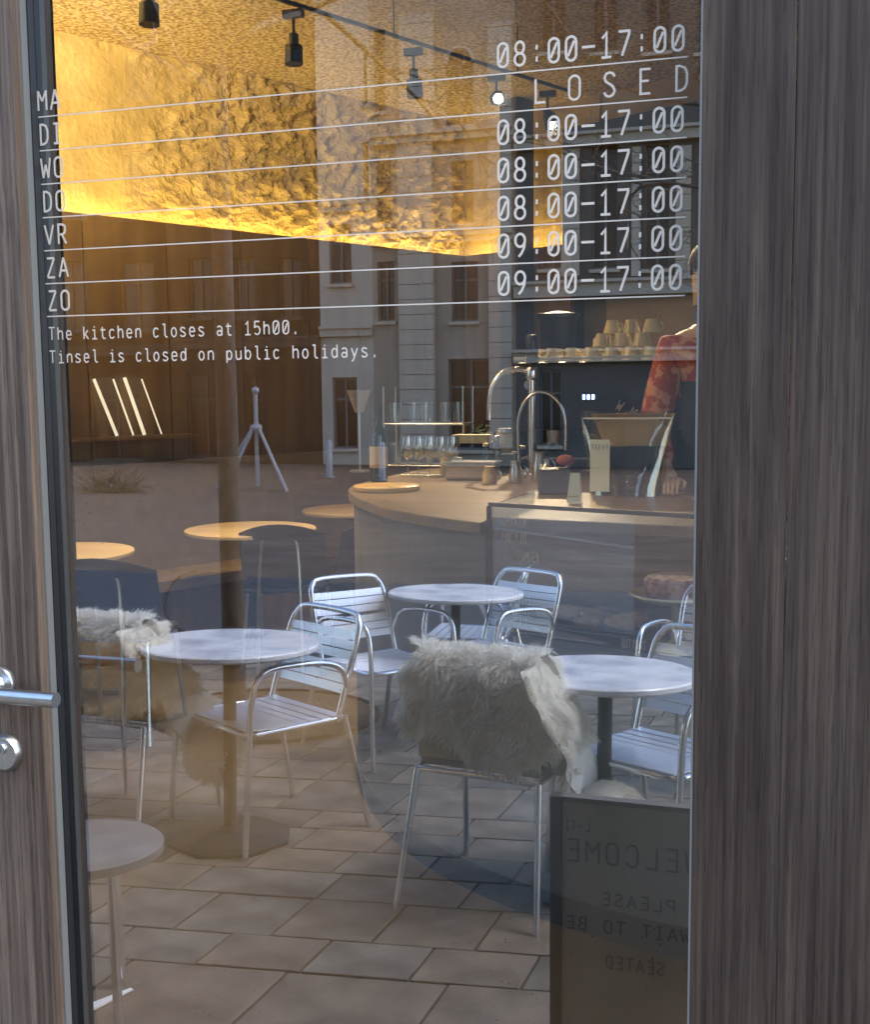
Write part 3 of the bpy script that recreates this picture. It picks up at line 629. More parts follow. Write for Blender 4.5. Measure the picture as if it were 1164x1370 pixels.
# grinder
p = PY(749, 500, 4.05); g = thing('coffee_grinder', 'black coffee grinder with wide hopper behind the espresso machine', 'grinder', (p.x-.02, 4.1, TZ))
part('body', MB().box((-.09, -.1, .0), (.09, .1, .42)), M_dark, g, bevel=.02); part('hopper', MB().lathe([(.05, .42), (.06, .52), (.085, .58), (.092, .72)], 22), M_dark, g, smooth=True)
part('hopper_lid', MB().lathe([(.105, .72), (.108, .735), (.02, .75), (0, .75)], 22), M_black, g, smooth=True); part('coffee_beans', MB().lathe([(.045, .425), (.056, .52), (.08, .58), (.086, .66), (0, .67)], 20), M_bean, g, smooth=True)
# coffee bag on the counter
p = PY(838, 640, 2.75); t = thing('coffee_bag', 'clear zip bag half full of dark beans with a pale label', 'bag', (p.x, 2.75, TZ))
def bagshape(z0, z1, w0, w1, th0, th1, n=9):
    b = MB(); vs_ = []; fs = []; nu = 16
    for j in range(n+1):
        f = j/n; z = z0+(z1-z0)*f; w_ = w0+(w1-w0)*f; th = th0+(th1-th0)*f
        for i in range(nu):
            a = 2*PI*i/nu; cx = math.copysign(abs(math.cos(a))**.7, math.cos(a)); cy_ = math.sin(a)
            wob = 1+.12*noise.noise(V((cx*3, cy_*3, z*18)))
            vs_.append(V((cx*w_/2, cy_*th/2*wob, z+.004*noise.noise(V((cx*4, 1, z*3))))))
    for j in range(n):
        for i in range(nu): fs.append((j*nu+i, j*nu+(i+1) % nu, (j+1)*nu+(i+1) % nu, (j+1)*nu+i))
    fs.append(tuple(range(nu))[::-1]); fs.append(tuple(n*nu+i for i in range(nu)))
    return b.add(vs_, fs)
M_bag = pane_mat('crinkled clear film', .10, (.88, .80, .62), 1.5)
part('film', bagshape(0, .30, .26, .33, .11, .006), M_bag, t, smooth=True)
part('beans_inside', bagshape(.004, .175, .245, .27, .10, .06), M_bean, t, smooth=False)
part('paper_panel', bagshape(.176, .292, .20, .30, .045, .006).xf(Matrix.Translation((.02, .012, 0))), M_kraft, t)
part('zip_strip', MB().box((-.155, -.008, .272), (.165, -.004, .278)), M_paper, t)
lb = part('paper_label', MB().box((-.12, -.066, .015), (-.05, -.062, .20)), M_paper, t, rot=(-.02, 0, 0))
part('lettering', lettering('TEEVY', .016, .013, .0016).xf(TM((-.116, -.0675, .165))), M_letter, lb)
# tent card and small things in front
p = PZ(768, 672, TZ); t = thing('tent_card', 'cream folded card standing at the front of the bar', 'card', (p.x, p.y, TZ), .35)
part('leaf', MB().add([(-.028, -.02, 0), (.022, -.02, 0), (.018, .0, .10), (-.012, .0, .10), (-.028, -.0185, 0), (.022, -.0185, 0), (.018, .0015, .10), (-.012, .0015, .10)], [(0, 1, 2, 3), (4, 7, 6, 5), (0, 4, 5, 1), (1, 5, 6, 2), (2, 6, 7, 3), (3, 7, 4, 0)]), M_paper, t)
part('leaf', MB().add([(.023, -.02, 0), (.034, .03, 0), (.021, .003, .10), (.0185, .0, .10), (.024, -.019, 0), (.035, .031, 0), (.022, .004, .10), (.0195, .001, .10)], [(0, 1, 2, 3), (4, 7, 6, 5), (0, 4, 5, 1), (1, 5, 6, 2), (2, 6, 7, 3), (3, 7, 4, 0)]), M_paper, t)
part('printed_line', MB().box((-.022, -.0215, .020), (.012, -.0195, .024)), M_kraft, t)
p = PY(742, 650, 2.75); t = thing('card_terminal', 'dark card payment terminal on the bar behind the card', 'payment terminal', (p.x, 2.75, TZ), .2)
part('body', MB().prism([(-.06, -.05), (.06, -.05), (.06, .05), (-.06, .05)], 0, .095), mat('slate plastic', (.05, .055, .07), .4), t, bevel=.012); part('screen', MB().box((-.04, -.053, .03), (.04, -.0505, .08)), M_plinth, t)
p = PY(757, 620, 2.78); o = part('tea_towel', MB().ball((0, 0, .03), (.035, .025, .022), 12, 6), mat('faded red cloth', (.35, .09, .05), .9, c2=(.45, .14, .09), scale=20), smooth=True, loc=(p.x, 2.78, TZ+.09)); tag(o, 'folded red cloth lying on the payment terminal', 'cloth')
# cluster of small bar tools between the tap and the bag
for k, (px, y, h_, r_, nm, lb) in enumerate(((690, 3.2, .09, .028, 'milk_jug', 'small steel milk jug left of the payment terminal'), (722, 3.35, .12, .034, 'milk_jug', 'taller steel milk jug under the arching spout'), (655, 3.15, .07, .03, 'sugar_pot', 'low pale sugar pot on the bar beside the steel tub'), (905, 3.3, .15, .03, 'syrup_bottle', 'dark syrup bottle at the right edge of the glass'), (885, 3.4, .12, .028, 'milk_jug', 'steel milk jug behind the coffee bag'))):
    p = PY(px, 620, y); t = thing(nm, lb, nm.replace('_', ' '), (p.x, y, TZ))
    part('body', MB().lathe([(r_*.95, 0), (r_, .005), (r_*.98, h_*.5), (r_*.7, h_*.85), (r_*.78, h_), (r_*.74, h_), (0, h_*.9)], 18), M_dark if nm == 'syrup_bottle' else M_kraft if nm == 'sugar_pot' else M_steel, t, smooth=True)
    part('handle', MB().tube(arc((r_*.95, 0, h_*.5), h_*.28, -1.3, 1.3, 8), .004, 6), M_steel, t, smooth=True)
for k, (px, y, h_, r_, mm_, nm, lb) in enumerate((
    (598, 3.55, .10, .030, M_kraft, 'tea_tin', 'small tan tea tin on the bar right of the wine glasses'), (612, 3.5, .07, .034, M_steel, 'steel_pot', 'short steel pot between the tea tin and the napkins'),
    (650, 3.55, .13, .022, M_bottle, 'syrup_bottle', 'slim dark syrup bottle left of the swan neck tap'), (664, 3.62, .16, .024, M_amber, 'syrup_bottle', 'amber syrup bottle just left of the tap column'),
    (698, 3.75, .11, .03, M_iron, 'knock_box', 'black round knock box between tap and coffee machine'), (732, 3.3, .08, .026, M_steel, 'steel_pot', 'small steel pot under the wide arching spout'),
    (872, 3.05, .10, .030, M_iron, 'knock_box', 'black round pot right of the coffee bag'), (908, 3.05, .08, .034, M_steel, 'steel_pot', 'steel pot at the far right end of the bar'))):
    p = PY(px, 620, y); t = thing(nm, lb, nm.replace('_', ' '), (p.x, y, TZ))
    part('body', MB().lathe([(r_*.92, 0), (r_, .006), (r_, h_*.7), (r_*.6, h_*.86), (r_*.55, h_), (0, h_)], 16), mm_, t, smooth=True)
    part('lid', MB().lathe([(r_*.62, h_+.0005), (r_*.62, h_+.014), (0, h_+.018)], 14), M_steel if k % 2 else M_paper, t, smooth=True)
# potted herbs by the rack
p = PY(655, 580, 3.95); t = thing('potted_herb', 'bushy green herb pot on the bar behind the napkins', 'potted plant', (p.x-.06, 4.05, TZ))
part('pot', MB().lathe([(.04, 0), (.055, .10), (.05, .10), (0, .09)], 18), M_dark, t, smooth=True)
lf = MB()
for i in range(260):
    a = random.uniform(0, 2*PI); r_ = random.uniform(0, .11); z = .12+random.uniform(0, .10)*(1-r_/.16); c = V((math.cos(a)*r_, math.sin(a)*r_*.6, z)); u = V((random.uniform(-1, 1), random.uniform(-1, 1), random.uniform(-.5, 1))).normalized()*.016; v_ = u.orthogonal().normalized()*.007
    lf.add([c-u, c+v_, c+u, c-v_], [(0, 1, 2, 3)])
part('leaves', lf, M_greens, t)

# ------------------------------------------------------------------ barista
def skin_body(name, verts, edges, mt, parent, sub=2):
    me = bpy.data.meshes.new(name); me.from_pydata([v[0] for v in verts], edges, []); me.materials.append(mt)
    o = link(name, me, parent); sm = o.modifiers.new('skin', 'SKIN'); sm.use_smooth_shade = True
    for i, v in enumerate(verts):
        sv = me.skin_vertices[0].data[i]; r = v[1]; sv.radius = r if isinstance(r, tuple) else (r, r)
    me.skin_vertices[0].data[0].use_root = True
    s = o.modifiers.new('sub', 'SUBSURF'); s.levels = s.render_levels = sub; return o
pb = PY(966, 450, 3.0)
t = thing('person', 'barista in a red patterned shirt and black apron behind the bar', 'person', (pb.x, 3.0, .19), 0)
bd = [((.02, .05, .98), (.15, .11)), ((.02, .04, 1.18), (.14, .10)), ((.0, .02, 1.38), (.17, .11)), ((-.01, .02, 1.50), (.12, .085)), ((-.015, .01, 1.58), .055), ((-.03, -.01, 1.65), .075), ((-.035, -.01, 1.73), .088), ((-.03, 0, 1.80), .06),
      ((-.17, -.03, 1.47), .062), ((-.24, -.03, 1.20), .046), ((-.19, -.16, 1.03), .036), ((-.15, -.22, 1.00), .03),
      ((.17, .04, 1.47), .062), ((.24, -.02, 1.20), .046), ((.15, -.16, 1.03), .036), ((.10, -.22, 1.00), .03),
      ((-.07, .05, .88), .095), ((-.09, .04, .5), .062), ((-.09, .06, .06), .04), ((-.10, -.08, .03), .035), ((.11, .05, .88), .095), ((.12, .04, .5), .062), ((.12, .06, .06), .04), ((.12, -.08, .03), .035)]
ed = [(0, 1), (1, 2), (2, 3), (3, 4), (4, 5), (5, 6), (6, 7), (3, 8), (8, 9), (9, 10), (10, 11), (3, 12), (12, 13), (13, 14), (14, 15), (0, 16), (16, 17), (17, 18), (18, 19), (0, 20), (20, 21), (21, 22), (22, 23)]
body = skin_body('body', bd, ed, M_skin, t)
gr = lambda r, k: (r[0]+k, r[1]+k) if isinstance(r, tuple) else r+k
sh_ = [(bd[i][0], gr(bd[i][1], .013)) for i in (0, 1, 2, 3)]+[(bd[8][0], .078), (bd[9][0], .062), (bd[12][0], .078), (bd[13][0], .062), (V(bd[9][0]).lerp(V(bd[10][0]), .97), .050), (V(bd[13][0]).lerp(V(bd[14][0]), .97), .050)]
skin_body('shirt', sh_, [(0, 1), (1, 2), (2, 3), (3, 4), (4, 5), (3, 6), (6, 7), (5, 8), (7, 9)], M_shirt, t)
skin_body('trousers', [(bd[0][0], (.165, .125)), (bd[16][0], .11), (bd[17][0], .08), (bd[18][0], .06), (bd[20][0], .11), (bd[21][0], .08), (bd[22][0], .06)], [(0, 1), (1, 2), (2, 3), (0, 4), (4, 5), (5, 6)], M_apron, t)
hr = MB().ball((-.03, .02, 1.775), (.098, .102, .098), 16, 10); part('hair', hr, M_hair, t, smooth=True); part('hair_bun', MB().ball((-.02, .12, 1.80), .05, 12, 8), M_hair, t, smooth=True)
ap = MB(); n = 10
for sgn in (0, 1):
    for j in range(9):
        z = .55+j*.10
        for i in range(n+1):
            a = PI*(i/n)*(1 if j < 6 else .62)+(0 if j < 6 else .19*PI); rx = .20-(.0 if j < 6 else .02); ap.v.append(V((.01-math.cos(a)*rx, .03-math.sin(a)*(.15+sgn*.006), z)))
for sgn in (0, 1):
    for j in range(8):
        for i in range(n):
            a = sgn*9*(n+1)+j*(n+1)+i; ap.f.append((a, a+1, a+n+2, a+n+1)); ap.mi.append(0)
part('apron', ap, M_apron, t, smooth=True)
for sx in (-1, 1):
    part('eye', MB().ball((-.035+sx*.032, -.088, 1.735), .011, 8, 6), M_white, t, smooth=True)
    hx, hy = (-.15, -.22) if sx < 0 else (.10, -.22)
    for f in range(4): part('finger', MB().tube([(hx-.02+f*.014, hy-.01, 1.005), (hx-.022+f*.015, hy-.05-.006*(f in (1, 2)), .985), (hx-.02+f*.014, hy-.075-.008*(f in (1, 2)), .955)], [.009, .008, .006], 7), M_skin, t, smooth=True)
    part('thumb', MB().tube([(hx-sx*.02, hy+.01, 1.0), (hx-sx*.045, hy-.02, .99), (hx-sx*.04, hy-.045, .97)], [.011, .009, .007], 7), M_skin, t, smooth=True)
part('nose', MB().ball((-.035, -.105, 1.70), (.012, .016, .022), 8, 6), M_skin, t, smooth=True); part('mouth', MB().ball((-.035, -.092, 1.662), (.024, .006, .006), 8, 6), mat('lips', (.4, .14, .12), .5), t, smooth=True)
struct('staff_platform', MB().box((-.05, 2.40, .002), (1.6, 3.9, .19)), M_floor)

# ------------------------------------------------------------------ cafe tables and chairs inside
def cafe_table(loc, label, r=.34, h=.75):
    t = thing('cafe_table', label, 'table', loc, 0, 'round wooden tables inside the cafe')
    part('table_top', MB().lathe([(0, h-.022), (r-.004, h-.022), (r, h-.018), (r, h-.004), (r-.004, h), (0, h)], 44), M_ash, t, smooth=True)
    part('pedestal', MB().lathe([(.03, .03), (.03, h-.06), (.09, h-.03), (.09, h-.0225)], 16), M_iron, t, smooth=True)
    for k in range(4):
        a = PI/4+k*PI/2; part('foot', MB().tube([(0, 0, .045), (.26*math.cos(a), .26*math.sin(a), .018)], [.022, .016], 8), M_iron, t)
    return t
i1 = PZ(335, 707, .75); i2 = PZ(78, 738, .75); i3 = PZ(478, 681, .75)
cafe_table((i1.x, i1.y, 0), 'round pale wooden table in the middle of the cafe', .37)
cafe_table((i2.x, i2.y, 0), 'round wooden table at the left, partly behind the door stile', .36)
cafe_table((i3.x, i3.y, 0), 'farthest round wooden table, just left of the bar', .36)
def shell_chair():
    t = thing('shell_chair', 'x', 'chair', (0, 0, 0), 0, 'navy chairs inside the cafe')
    b = MB(); n = 10; vs_ = []
    for sgn in (0, 1):
        for j in range(7):
            z = .46+.06*j+.0; 
            for i in range(n+1):
                f = i/n*2-1; hw = .235*(1-.10*(j == 0)); yy = -.19-.03*j*.5+.10*f*f+sgn*.012; zz = z-(.06*f*f if j == 6 else 0)+(.05*f*f if j == 0 else 0)
                vs_.append(V((f*hw, yy, zz)))
    fs = []
    w_ = n+1
    for sgn in (0, 1):
        for j in range(6):
            for i in range(n):
                a = sgn*7*w_+j*w_+i; fs.append((a, a+1, a+w_+1, a+w_) if sgn == 0 else (a, a+w_, a+w_+1, a+1))
    N = 7*w_
    for j in range(6):
        for i in (0, n): a = j*w_+i; fs.append((a, a+w_, a+w_+N, a+N))
    for i in range(n):
        for j in (0, 6): a = j*w_+i; fs.append((a, a+1, a+1+N, a+N))
    part('backrest', MB().add(vs_, fs), M_navy, t, smooth=True)
    part('seat', MB().prism([(-.2, -.2), (.2, -.2), (.225, .12), (.18, .21), (-.18, .21), (-.225, .12)], .44, .458), M_navy, t, bevel=.006)
    part('back_frame', MB().tube(smooth_path([(-.12, -.30, 0), (-.115, -.27, .35), (-.10, -.235, .66), (-.07, -.235, .74), (.07, -.235, .74), (.10, -.235, .66), (.115, -.27, .35), (.12, -.30, 0)], 4), .010, 8), M_steel, t, smooth=True)
    for sx in (-1, 1):
        part('leg', MB().tube([(sx*.19, .17, .44), (sx*.21, .22, 0)], .011, 8), M_steel, t, smooth=True)
        part('leg', MB().tube([(sx*.19, -.17, .44), (sx*.22, -.26, 0)], .011, 8), M_steel, t, smooth=True)
    return t
def chair_at(px, py, h, rz, base, label):
    p = PZ(px, py, h); mt_ = TM((p.x, p.y, 0), rz)
    return mt_
c0 = shell_chair()
c0.matrix_world = chair_at(160, 800, .60, math.radians(10), c0, ''); c0['label'] = 'dark navy shell chair at the left table, chrome tube behind its back'
copy_thing(c0, chair_at(385, 742, .62, math.radians(14), c0, ''), 'dark navy shell chair pushed up to the middle wooden table')
copy_thing(c0, chair_at(478, 735, .62, math.radians(60), c0, ''), 'dark navy shell chair at the farthest table, half hidden by the bar')

# ================================================================== the door
dr = thing('glass_door', 'wood framed cafe door with one tall glass pane and opening hours', 'door', (-.55, 0, 0))
DX = Matrix.Translation((.55, 0, 0))
def dpart(name, mb, mt, par=None, **k):
    o = part(name, mb.xf(DX) if par is None else mb.xf(DX), mt, par or dr, **k); return o
dpart('stile', MB().box((-1.145, -.045, .012), (-1.008, -.027, 2.5)).box((-1.145, -.027, .012), (-1.0135, .012, 2.5)), M_door)
dpart('stile', MB().box((-.106, -.045, .012), (-.0065, -.027, 2.5)).box((-.100, -.027, .012), (-.0065, .012, 2.5)), M_door_dim)  # right stile takes the shade-darkened copy of the door wood
dpart('edge_strip', MB().box((-.1085, -.0455, .13), (-.1062, -.010, 2.38)), M_bead)
dpart('rail', MB().box((-1.0075, -.045, .012), (-.1088, .02, .13)), M_door); dpart('rail', MB().box((-1.0075, -.045, 2.38), (-.1088, .02, 2.5)), M_door)
dpart('bead', MB().box((-1.013, -.0268, .131), (-1.0055, -.0135, 2.379)), M_bead)
dpart('gasket', MB().box((-1.0131, -.0133, .131), (-1.0035, -.0006, 2.379)), M_gasket)
dpart('inner_bead', MB().box((-1.14, .0255, .02), (-1.0015, .042, 2.49)), M_black)
dpart('inner_bead', MB().box((-.112, .0255, .131), (-.01, .05, 2.379)), M_black)
pb_ = MB().box((-1.0125, 0, .1305), (-.1005, .024, 2.3795)); pb_.mi = [1, 1, 0, 1, 1, 1]
pane = dpart('pane', pb_, [M_glassF, M_glassB])
# lettering on the pane
days = ['MA', 'DI', 'WO', 'DO', 'VR', 'ZA', 'ZO']
hrs = ['08:00-17:00', 'LOSED', '08:00-17:00', '08:00-17:00', '08:00-17:00', '09:00-17:00', '09:00-17:00']
ZT, DZ = 1.8975, .0451
for i in range(7):
    z = ZT-DZ*i; yy = -.0006
    mb = lettering(days[i], .0262, .0205, 0.0030, ox=-1.0035+.001*i*.4, oz=0)
    dpart('lettering', mb.xf(Matrix.Translation((0, yy, z+.0085))), M_white, pane)
    if i == 1: mb = lettering('LOSED', .0275, .0416, .0027, wf=.0044, ox=-.3085)
    else: mb = lettering(hrs[i], .0275, .02075, 0.0030, ox=-.3535)
    dpart('lettering', mb.xf(Matrix.Translation((0, yy, z+.0080))), M_white, pane)
    dpart('rule_line', MB().box((-1.003, yy-.0004, z-.0008), (-.1265, yy, z+.0008)), M_white, pane)
dpart('lettering', lettering('The kitchen closes at 15h00.', .0170, .01375, .0019, ox=-1.002).xf(Matrix.Translation((0, -.0006, 1.5945))), M_white, pane)
dpart('lettering', lettering('Tinsel is closed on public holidays.', .0165, .01375, .0019, ox=-1.0025).xf(Matrix.Translation((0, -.0006, 1.5625))), M_white, pane)
# lever handle and key rose
hx, hz = -1.077, 1.1085
RX = Matrix.Rotation(PI/2, 4, 'X')
lev = dpart('lever_handle', MB().tube([(hx, -.05, hz), (hx, -.088, hz)]+arc((hx+.014, -.088, hz), .014, PI, PI/2, 6, V((1, 0, 0)), V((0, -1, 0)))[1:]+[(hx+.05, -.102, hz), (-.9455, -.102, hz), (-.9435, -.102, hz)], [.0105]*9+[.0105, .0095][:2] if False else .0106, 20), M_steel, smooth=True)
part('rose', MB().lathe([(.0, .0), (.0275, 0), (.0275, .006), (.026, .0085), (.014, .0088), (.0125, .012), (.0125, .018)], 40).xf(Matrix.Translation((hx+.55, -.0452, hz)) @ RX), M_steel, lev, smooth=True)
kz = 1.009
key = part('key_rose', MB().lathe([(.0, .0), (.0275, 0), (.0275, .005), (.023, .012), (.0, .0125)], 40).xf(Matrix.Translation((-1.071+.55, -.0452, kz)) @ RX), M_steel, dr, smooth=True)
part('lock_cylinder', MB().lathe([(.0, 0), (.0088, 0), (.0088, .003), (.008, .004), (0, .004)], 24).xf(Matrix.Translation((-1.071+.55, -.0575, kz+.008)) @ RX).box((-1.071+.55-.0042, -.0612, kz-.020), (-1.071+.55+.0042, -.0575, kz+.0015)), M_steel, key, smooth=True)
part('keyhole', MB().box((-1.071+.55-.0008, -.0625, kz+.003), (-1.071+.55+.0008, -.0616, kz+.013)), M_gasket, key)
# the fixed frame round the door
fr = thing('door_frame', 'shade-toned wood grained fixed frame at the right of the door', 'door frame', (.2, 0, 0))
part('jamb', MB().box((-.2057, -.043, 0), (.22, .10, 2.55)), M_door_dim, fr)
part('jamb', MB().box((-1.56, -.043, 0), (-1.3475, .10, 2.55)), M_door_dim, fr)
part('head', MB().box((-1.56, -.043, 2.552), (.22, .10, 2.62)), M_door_dim, fr)

# ================================================================== the street (seen mirrored in the pane)
b = MB(); xs = [-60, -30, 0, 30]; prof = [(.0, 0), (25, gz(25)), (46, gz(46)), (80, gz(46)-.5)]
for (y0, z0), (y1, z1) in zip(prof, prof[1:]): b.add([(-120, -y0, z0-.012), (90, -y0, z0-.012), (90, -y1, z1-.012), (-120, -y1, z1-.012)], [(0, 3, 2, 1)])
gnd = struct('ground', b, M_street)
pav = struct('pavement', MB().add([(-9, -.03, -.0096), (5, -.03, -.0096), (5, -5.6, gz(5.6)-.008), (-9, -5.6, gz(5.6)-.008)], [(0, 3, 2, 1)]), M_joint)
M_road = mat('wet dark asphalt', (.030, .031, .034), .6, c2=(.045, .046, .05), scale=14, bump=.3, bscale=80, stretch=(.3, 1, 1))
struct('road', MB().add([(-60, -5.78, gz(5.78)-.004), (40, -5.78, gz(5.78)-.004), (40, -10.2, gz(10.2)-.004), (-60, -10.2, gz(10.2)-.004)], [(0, 3, 2, 1)]), M_road)
kb = struct('kerb', MB().box((-9, -.085, -.2), (-8.99, .085, -.19)), M_iron); kb.location = (0, -5.69, gz(5.69))
kme = MB().box((.006, -.08, -.15), (.994, .08, .004)).mesh('kerb_stone', mat('kerb granite', (.17, .165, .155), .8, c2=(.25, .24, .23), scale=30))
for i in range(18): link('kerb_stone', kme, kb, (-10+i, 0, 0))
# slabs: courses run 8.5 degrees off the facade
ca = V((math.cos(math.radians(8.5)), -math.sin(math.radians(8.5)), 0)); cb = V((.035, -1, 0)).normalized()
rows = []; tt = .55; random.seed(5)
O = V((-1.25, 0, 0))
while tt < 5.75: h_ = random.choice((.22, .23, .42, .30)); rows.append((tt, h_)); tt += h_
pieces = []
for ri, (t0, h_) in enumerate(rows):
    wd = random.choice((.305, .305, .46)) if h_ < .35 else .45; of = random.uniform(0, wd); k = -30
    while k < 30:
        pieces.append((t0, h_, of+k*wd, wd)); k += 1
vis = []; far = []
def slab_poly(t0, h_, u, wd):
    g = .0045; pts = []
    for uu, tt_ in ((u+g, t0+g), (u+wd-g, t0+g), (u+wd-g, t0+h_-g), (u+g, t0+h_-g)):
        pts.append(O+ca*uu+cb*tt_)
    return pts
slm = {}
cnt = 0
cc = []
for pc_ in pieces:
    ps = slab_poly(*pc_); c = sum(ps, V())/4
    if c.x < -9 or c.x > 5 or c.y < -5.55: continue
    ym = -c.y; # is it mirrored inside the frame?
    d = V((c.x, ym, gz(ym)))-CAM; zz = d.dot(Fw); px = 582+FOC*d.dot(Rt)/zz; py = 685-FOC*d.dot(Up)/zz
    cc.append((0 if (30 < px < 960 and py < 1420) else 1, ym, ps, c, pc_))
cc.sort(key=lambda q: (q[0], q[1]))
for i, (out, ym, ps, c, pc_) in enumerate(cc):
    dz = random.uniform(-.0015, .0015); mi = random.choice((0, 0, 1, 1, 2))
    if i < 290 and not out:
        key_ = (round(pc_[1], 3), round(pc_[3], 3), mi)
        if key_ not in slm:
            pl = [p-c for p in ps]; v0 = [V((p.x, p.y, -gz(0)+SL*p.y)) for p in pl]
            slm[key_] = MB().add([q+V((0, 0, -.03)) for q in v0]+[q+V((0, 0, -.002)) for q in v0]+[q*.985 for q in v0], [(4, 5, 6, 7), (0, 1, 5, 4), (1, 2, 6, 5), (2, 3, 7, 6), (3, 0, 4, 7)] if False else [(8, 9, 10, 11), (4, 5, 9, 8), (5, 6, 10, 9), (6, 7, 11, 10), (7, 4, 8, 11), (0, 1, 5, 4), (1, 2, 6, 5), (2, 3, 7, 6), (3, 0, 4, 7)]).mesh('paving_slab', M_slab[mi])
        link('paving_slab', slm[key_], pav, (c.x, c.y, gz(-c.y)+dz))
    else: far.append((ps, dz, mi))
fb = MB()
for ps, dz, mi in far:
    fb.add([V((p.x, p.y, SL*p.y-.02)) for p in ps]+[V((p.x, p.y, SL*p.y+dz)) for p in ps], [(4, 5, 6, 7), (0, 1, 5, 4), (1, 2, 6, 5), (2, 3, 7, 6), (3, 0, 4, 7)], mi)
o = part('paving_slabs_beyond', fb, M_slab, pav); o.name = 'paving'; o['kind'] = 'stuff'

# ---- aluminium bistro chair: faces local +y
def bistro_chair():
    t = thing('bistro_chair', 'x', 'chair', (0, 0, 0), 0, 'aluminium chairs on the terrace'); r = .0115
    for sx in (-1, 1):
        x = sx*.255
        part('arm', MB().tube(smooth_path([(x, .235, .44), (x, .225, .56), (x, .195, .635), (x, .12, .662), (x*.99, -.08, .655), (x*.96, -.17, .62), (x*.92, -.205, .55)], 5), r, 10), M_alu, t, smooth=True)
        part('leg', MB().tube([(x, .235, .44), (x*1.03, .26, 0)], r, 10), M_alu, t, smooth=True)
        part('leg', MB().tube([(x*.9, -.20, .44), (x*1.0, -.30, 0)], r, 10), M_alu, t, smooth=True)
    part('back_frame', MB().tube(smooth_path([(-.225, -.17, .42), (-.225, -.21, .55), (-.222, -.265, .72), (-.20, -.29, .785), (-.14, -.30, .81), (.14, -.30, .81), (.20, -.29, .785), (.222, -.265, .72), (.225, -.21, .55), (.225, -.17, .42)], 5), .0125, 10), M_alu, t, smooth=True)
    part('seat_frame', MB().tube([(-.225, -.19, .43), (.225, -.19, .43), (.245, .2, .43), (.2, .235, .43), (-.2, .235, .43), (-.245, .2, .43)], .010, 8, closed=True), M_alu, t, smooth=True)
    ms = MB().box((-.228, -.021, -.0015), (.228, .021, .0015)).mesh('slat', M_slat)
    for k in range(9): link('slat', ms, t, (0, -.165+k*.0465, .444-.010*math.sin(PI*k/8)), (-.02, 0, 0))
    mb_ = MB(); n = 8; vs_ = []
    for z in (-.017, .017):
        for i in range(n+1): f = i/n*2-1; vs_.append(V((f*.218, -.018*(1-f*f), z)))
    mb_.add(vs_, [(i, i+1, n+2+i, n+1+i) for i in range(n)]+[]).add([q+V((0, -.002, 0)) for q in vs_], [(i, n+1+i, n+2+i, i+1) for i in range(n)])
    mbk = mb_.mesh('back_slat', M_slat, True)
    for k in range(6): z = .535+k*.037+(.012 if k > 2 else 0); link('slat', mbk, t, (0, -.195-(z-.5)*.30, z), (.28, 0, 0))
    return t
bc = bistro_chair()
def place(px, py, h, hd, label, first=False, dx=0, dy=0):
    p = EX(px, py, h); p.x += dx; p.y -= dy; p.z = gz(-p.y)
    rz = math.atan2(-hd[1], hd[0])-PI/2; mt_ = TM(p, rz, TILT)
    if first: bc.matrix_world = mt_; bc['label'] = label; return bc
    return copy_thing(bc, mt_, label)
place(352, 955, .44, (-.52, -.86), 'aluminium terrace chair pushed under the left marble table', True)
place(520, 885, .44, (.75, -.45), 'aluminium terrace chair turned right, half hidden behind another chair', dx=-.04)
place(655, 868, .44, (-.50, -.87), 'aluminium terrace chair facing left beyond the sheepskin, back fully visible')
place(868, 1004, .44, (-.50, -.87), 'aluminium terrace chair beside the large marble table at the right edge', dx=.03)
place(935, 905, .44, (-.25, -.97), 'aluminium terrace chair farthest right, only its curved back showing', dx=.05)
place(600, 850, .44, (-.9, -.1), 'aluminium terrace chair behind the far marble table', dx=.1, dy=.15)

def terrace_table(px, py, label, r=.34, h=.73):
    p = EX(px, py, h); p.z = gz(-p.y)
    t = thing('marble_table', label, 'table', (0, 0, 0), 0, 'round marble tables on the terrace', mat_=TM(p, 0, TILT))
    part('table_top', MB().lathe([(0, h-.024), (r-.006, h-.024), (r, h-.018), (r, h-.005), (r-.005, h), (0, h)], 56), M_marbleb, t, smooth=True)
    part('pedestal', MB().lathe([(.035, .03), (.024, .06), (.024, h-.04), (.10, h-.0245)], 18), M_iron, t, smooth=True)
    part('base', MB().lathe([(.235, 0), (.235, .012), (.20, .02), (.06, .035), (.03, .05)], 8), M_iron, t)
terrace_table(300, 862, 'round marble table at the left with an aluminium chair tucked in', .33)
terrace_table(607, 793, 'farther round marble table in front of the pastry display', .34)
terrace_table(808, 901, 'large round marble table right of the sheepskin chair', .30)
# stool lower left
p = EX(105, 1132, .45); p.z = gz(-p.y)
t = thing('marble_stool', 'low round stool with pale stone seat at the lower left', 'stool', mat_=TM(p, 0, TILT))
part('seat', MB().lathe([(0, .42), (.185, .42), (.195, .425), (.195, .445), (.188, .45), (0, .45)], 44), mat('grey stone', (.13, .127, .125), .4, c2=(.20, .195, .19), scale=8, det=8), t, smooth=True)
for k in range(3): a = k*2.094+.5; part('leg', MB().tube([(.13*math.cos(a), .13*math.sin(a), .42), (.17*math.cos(a), .17*math.sin(a), 0)], .012, 8), M_alu, t, smooth=True)

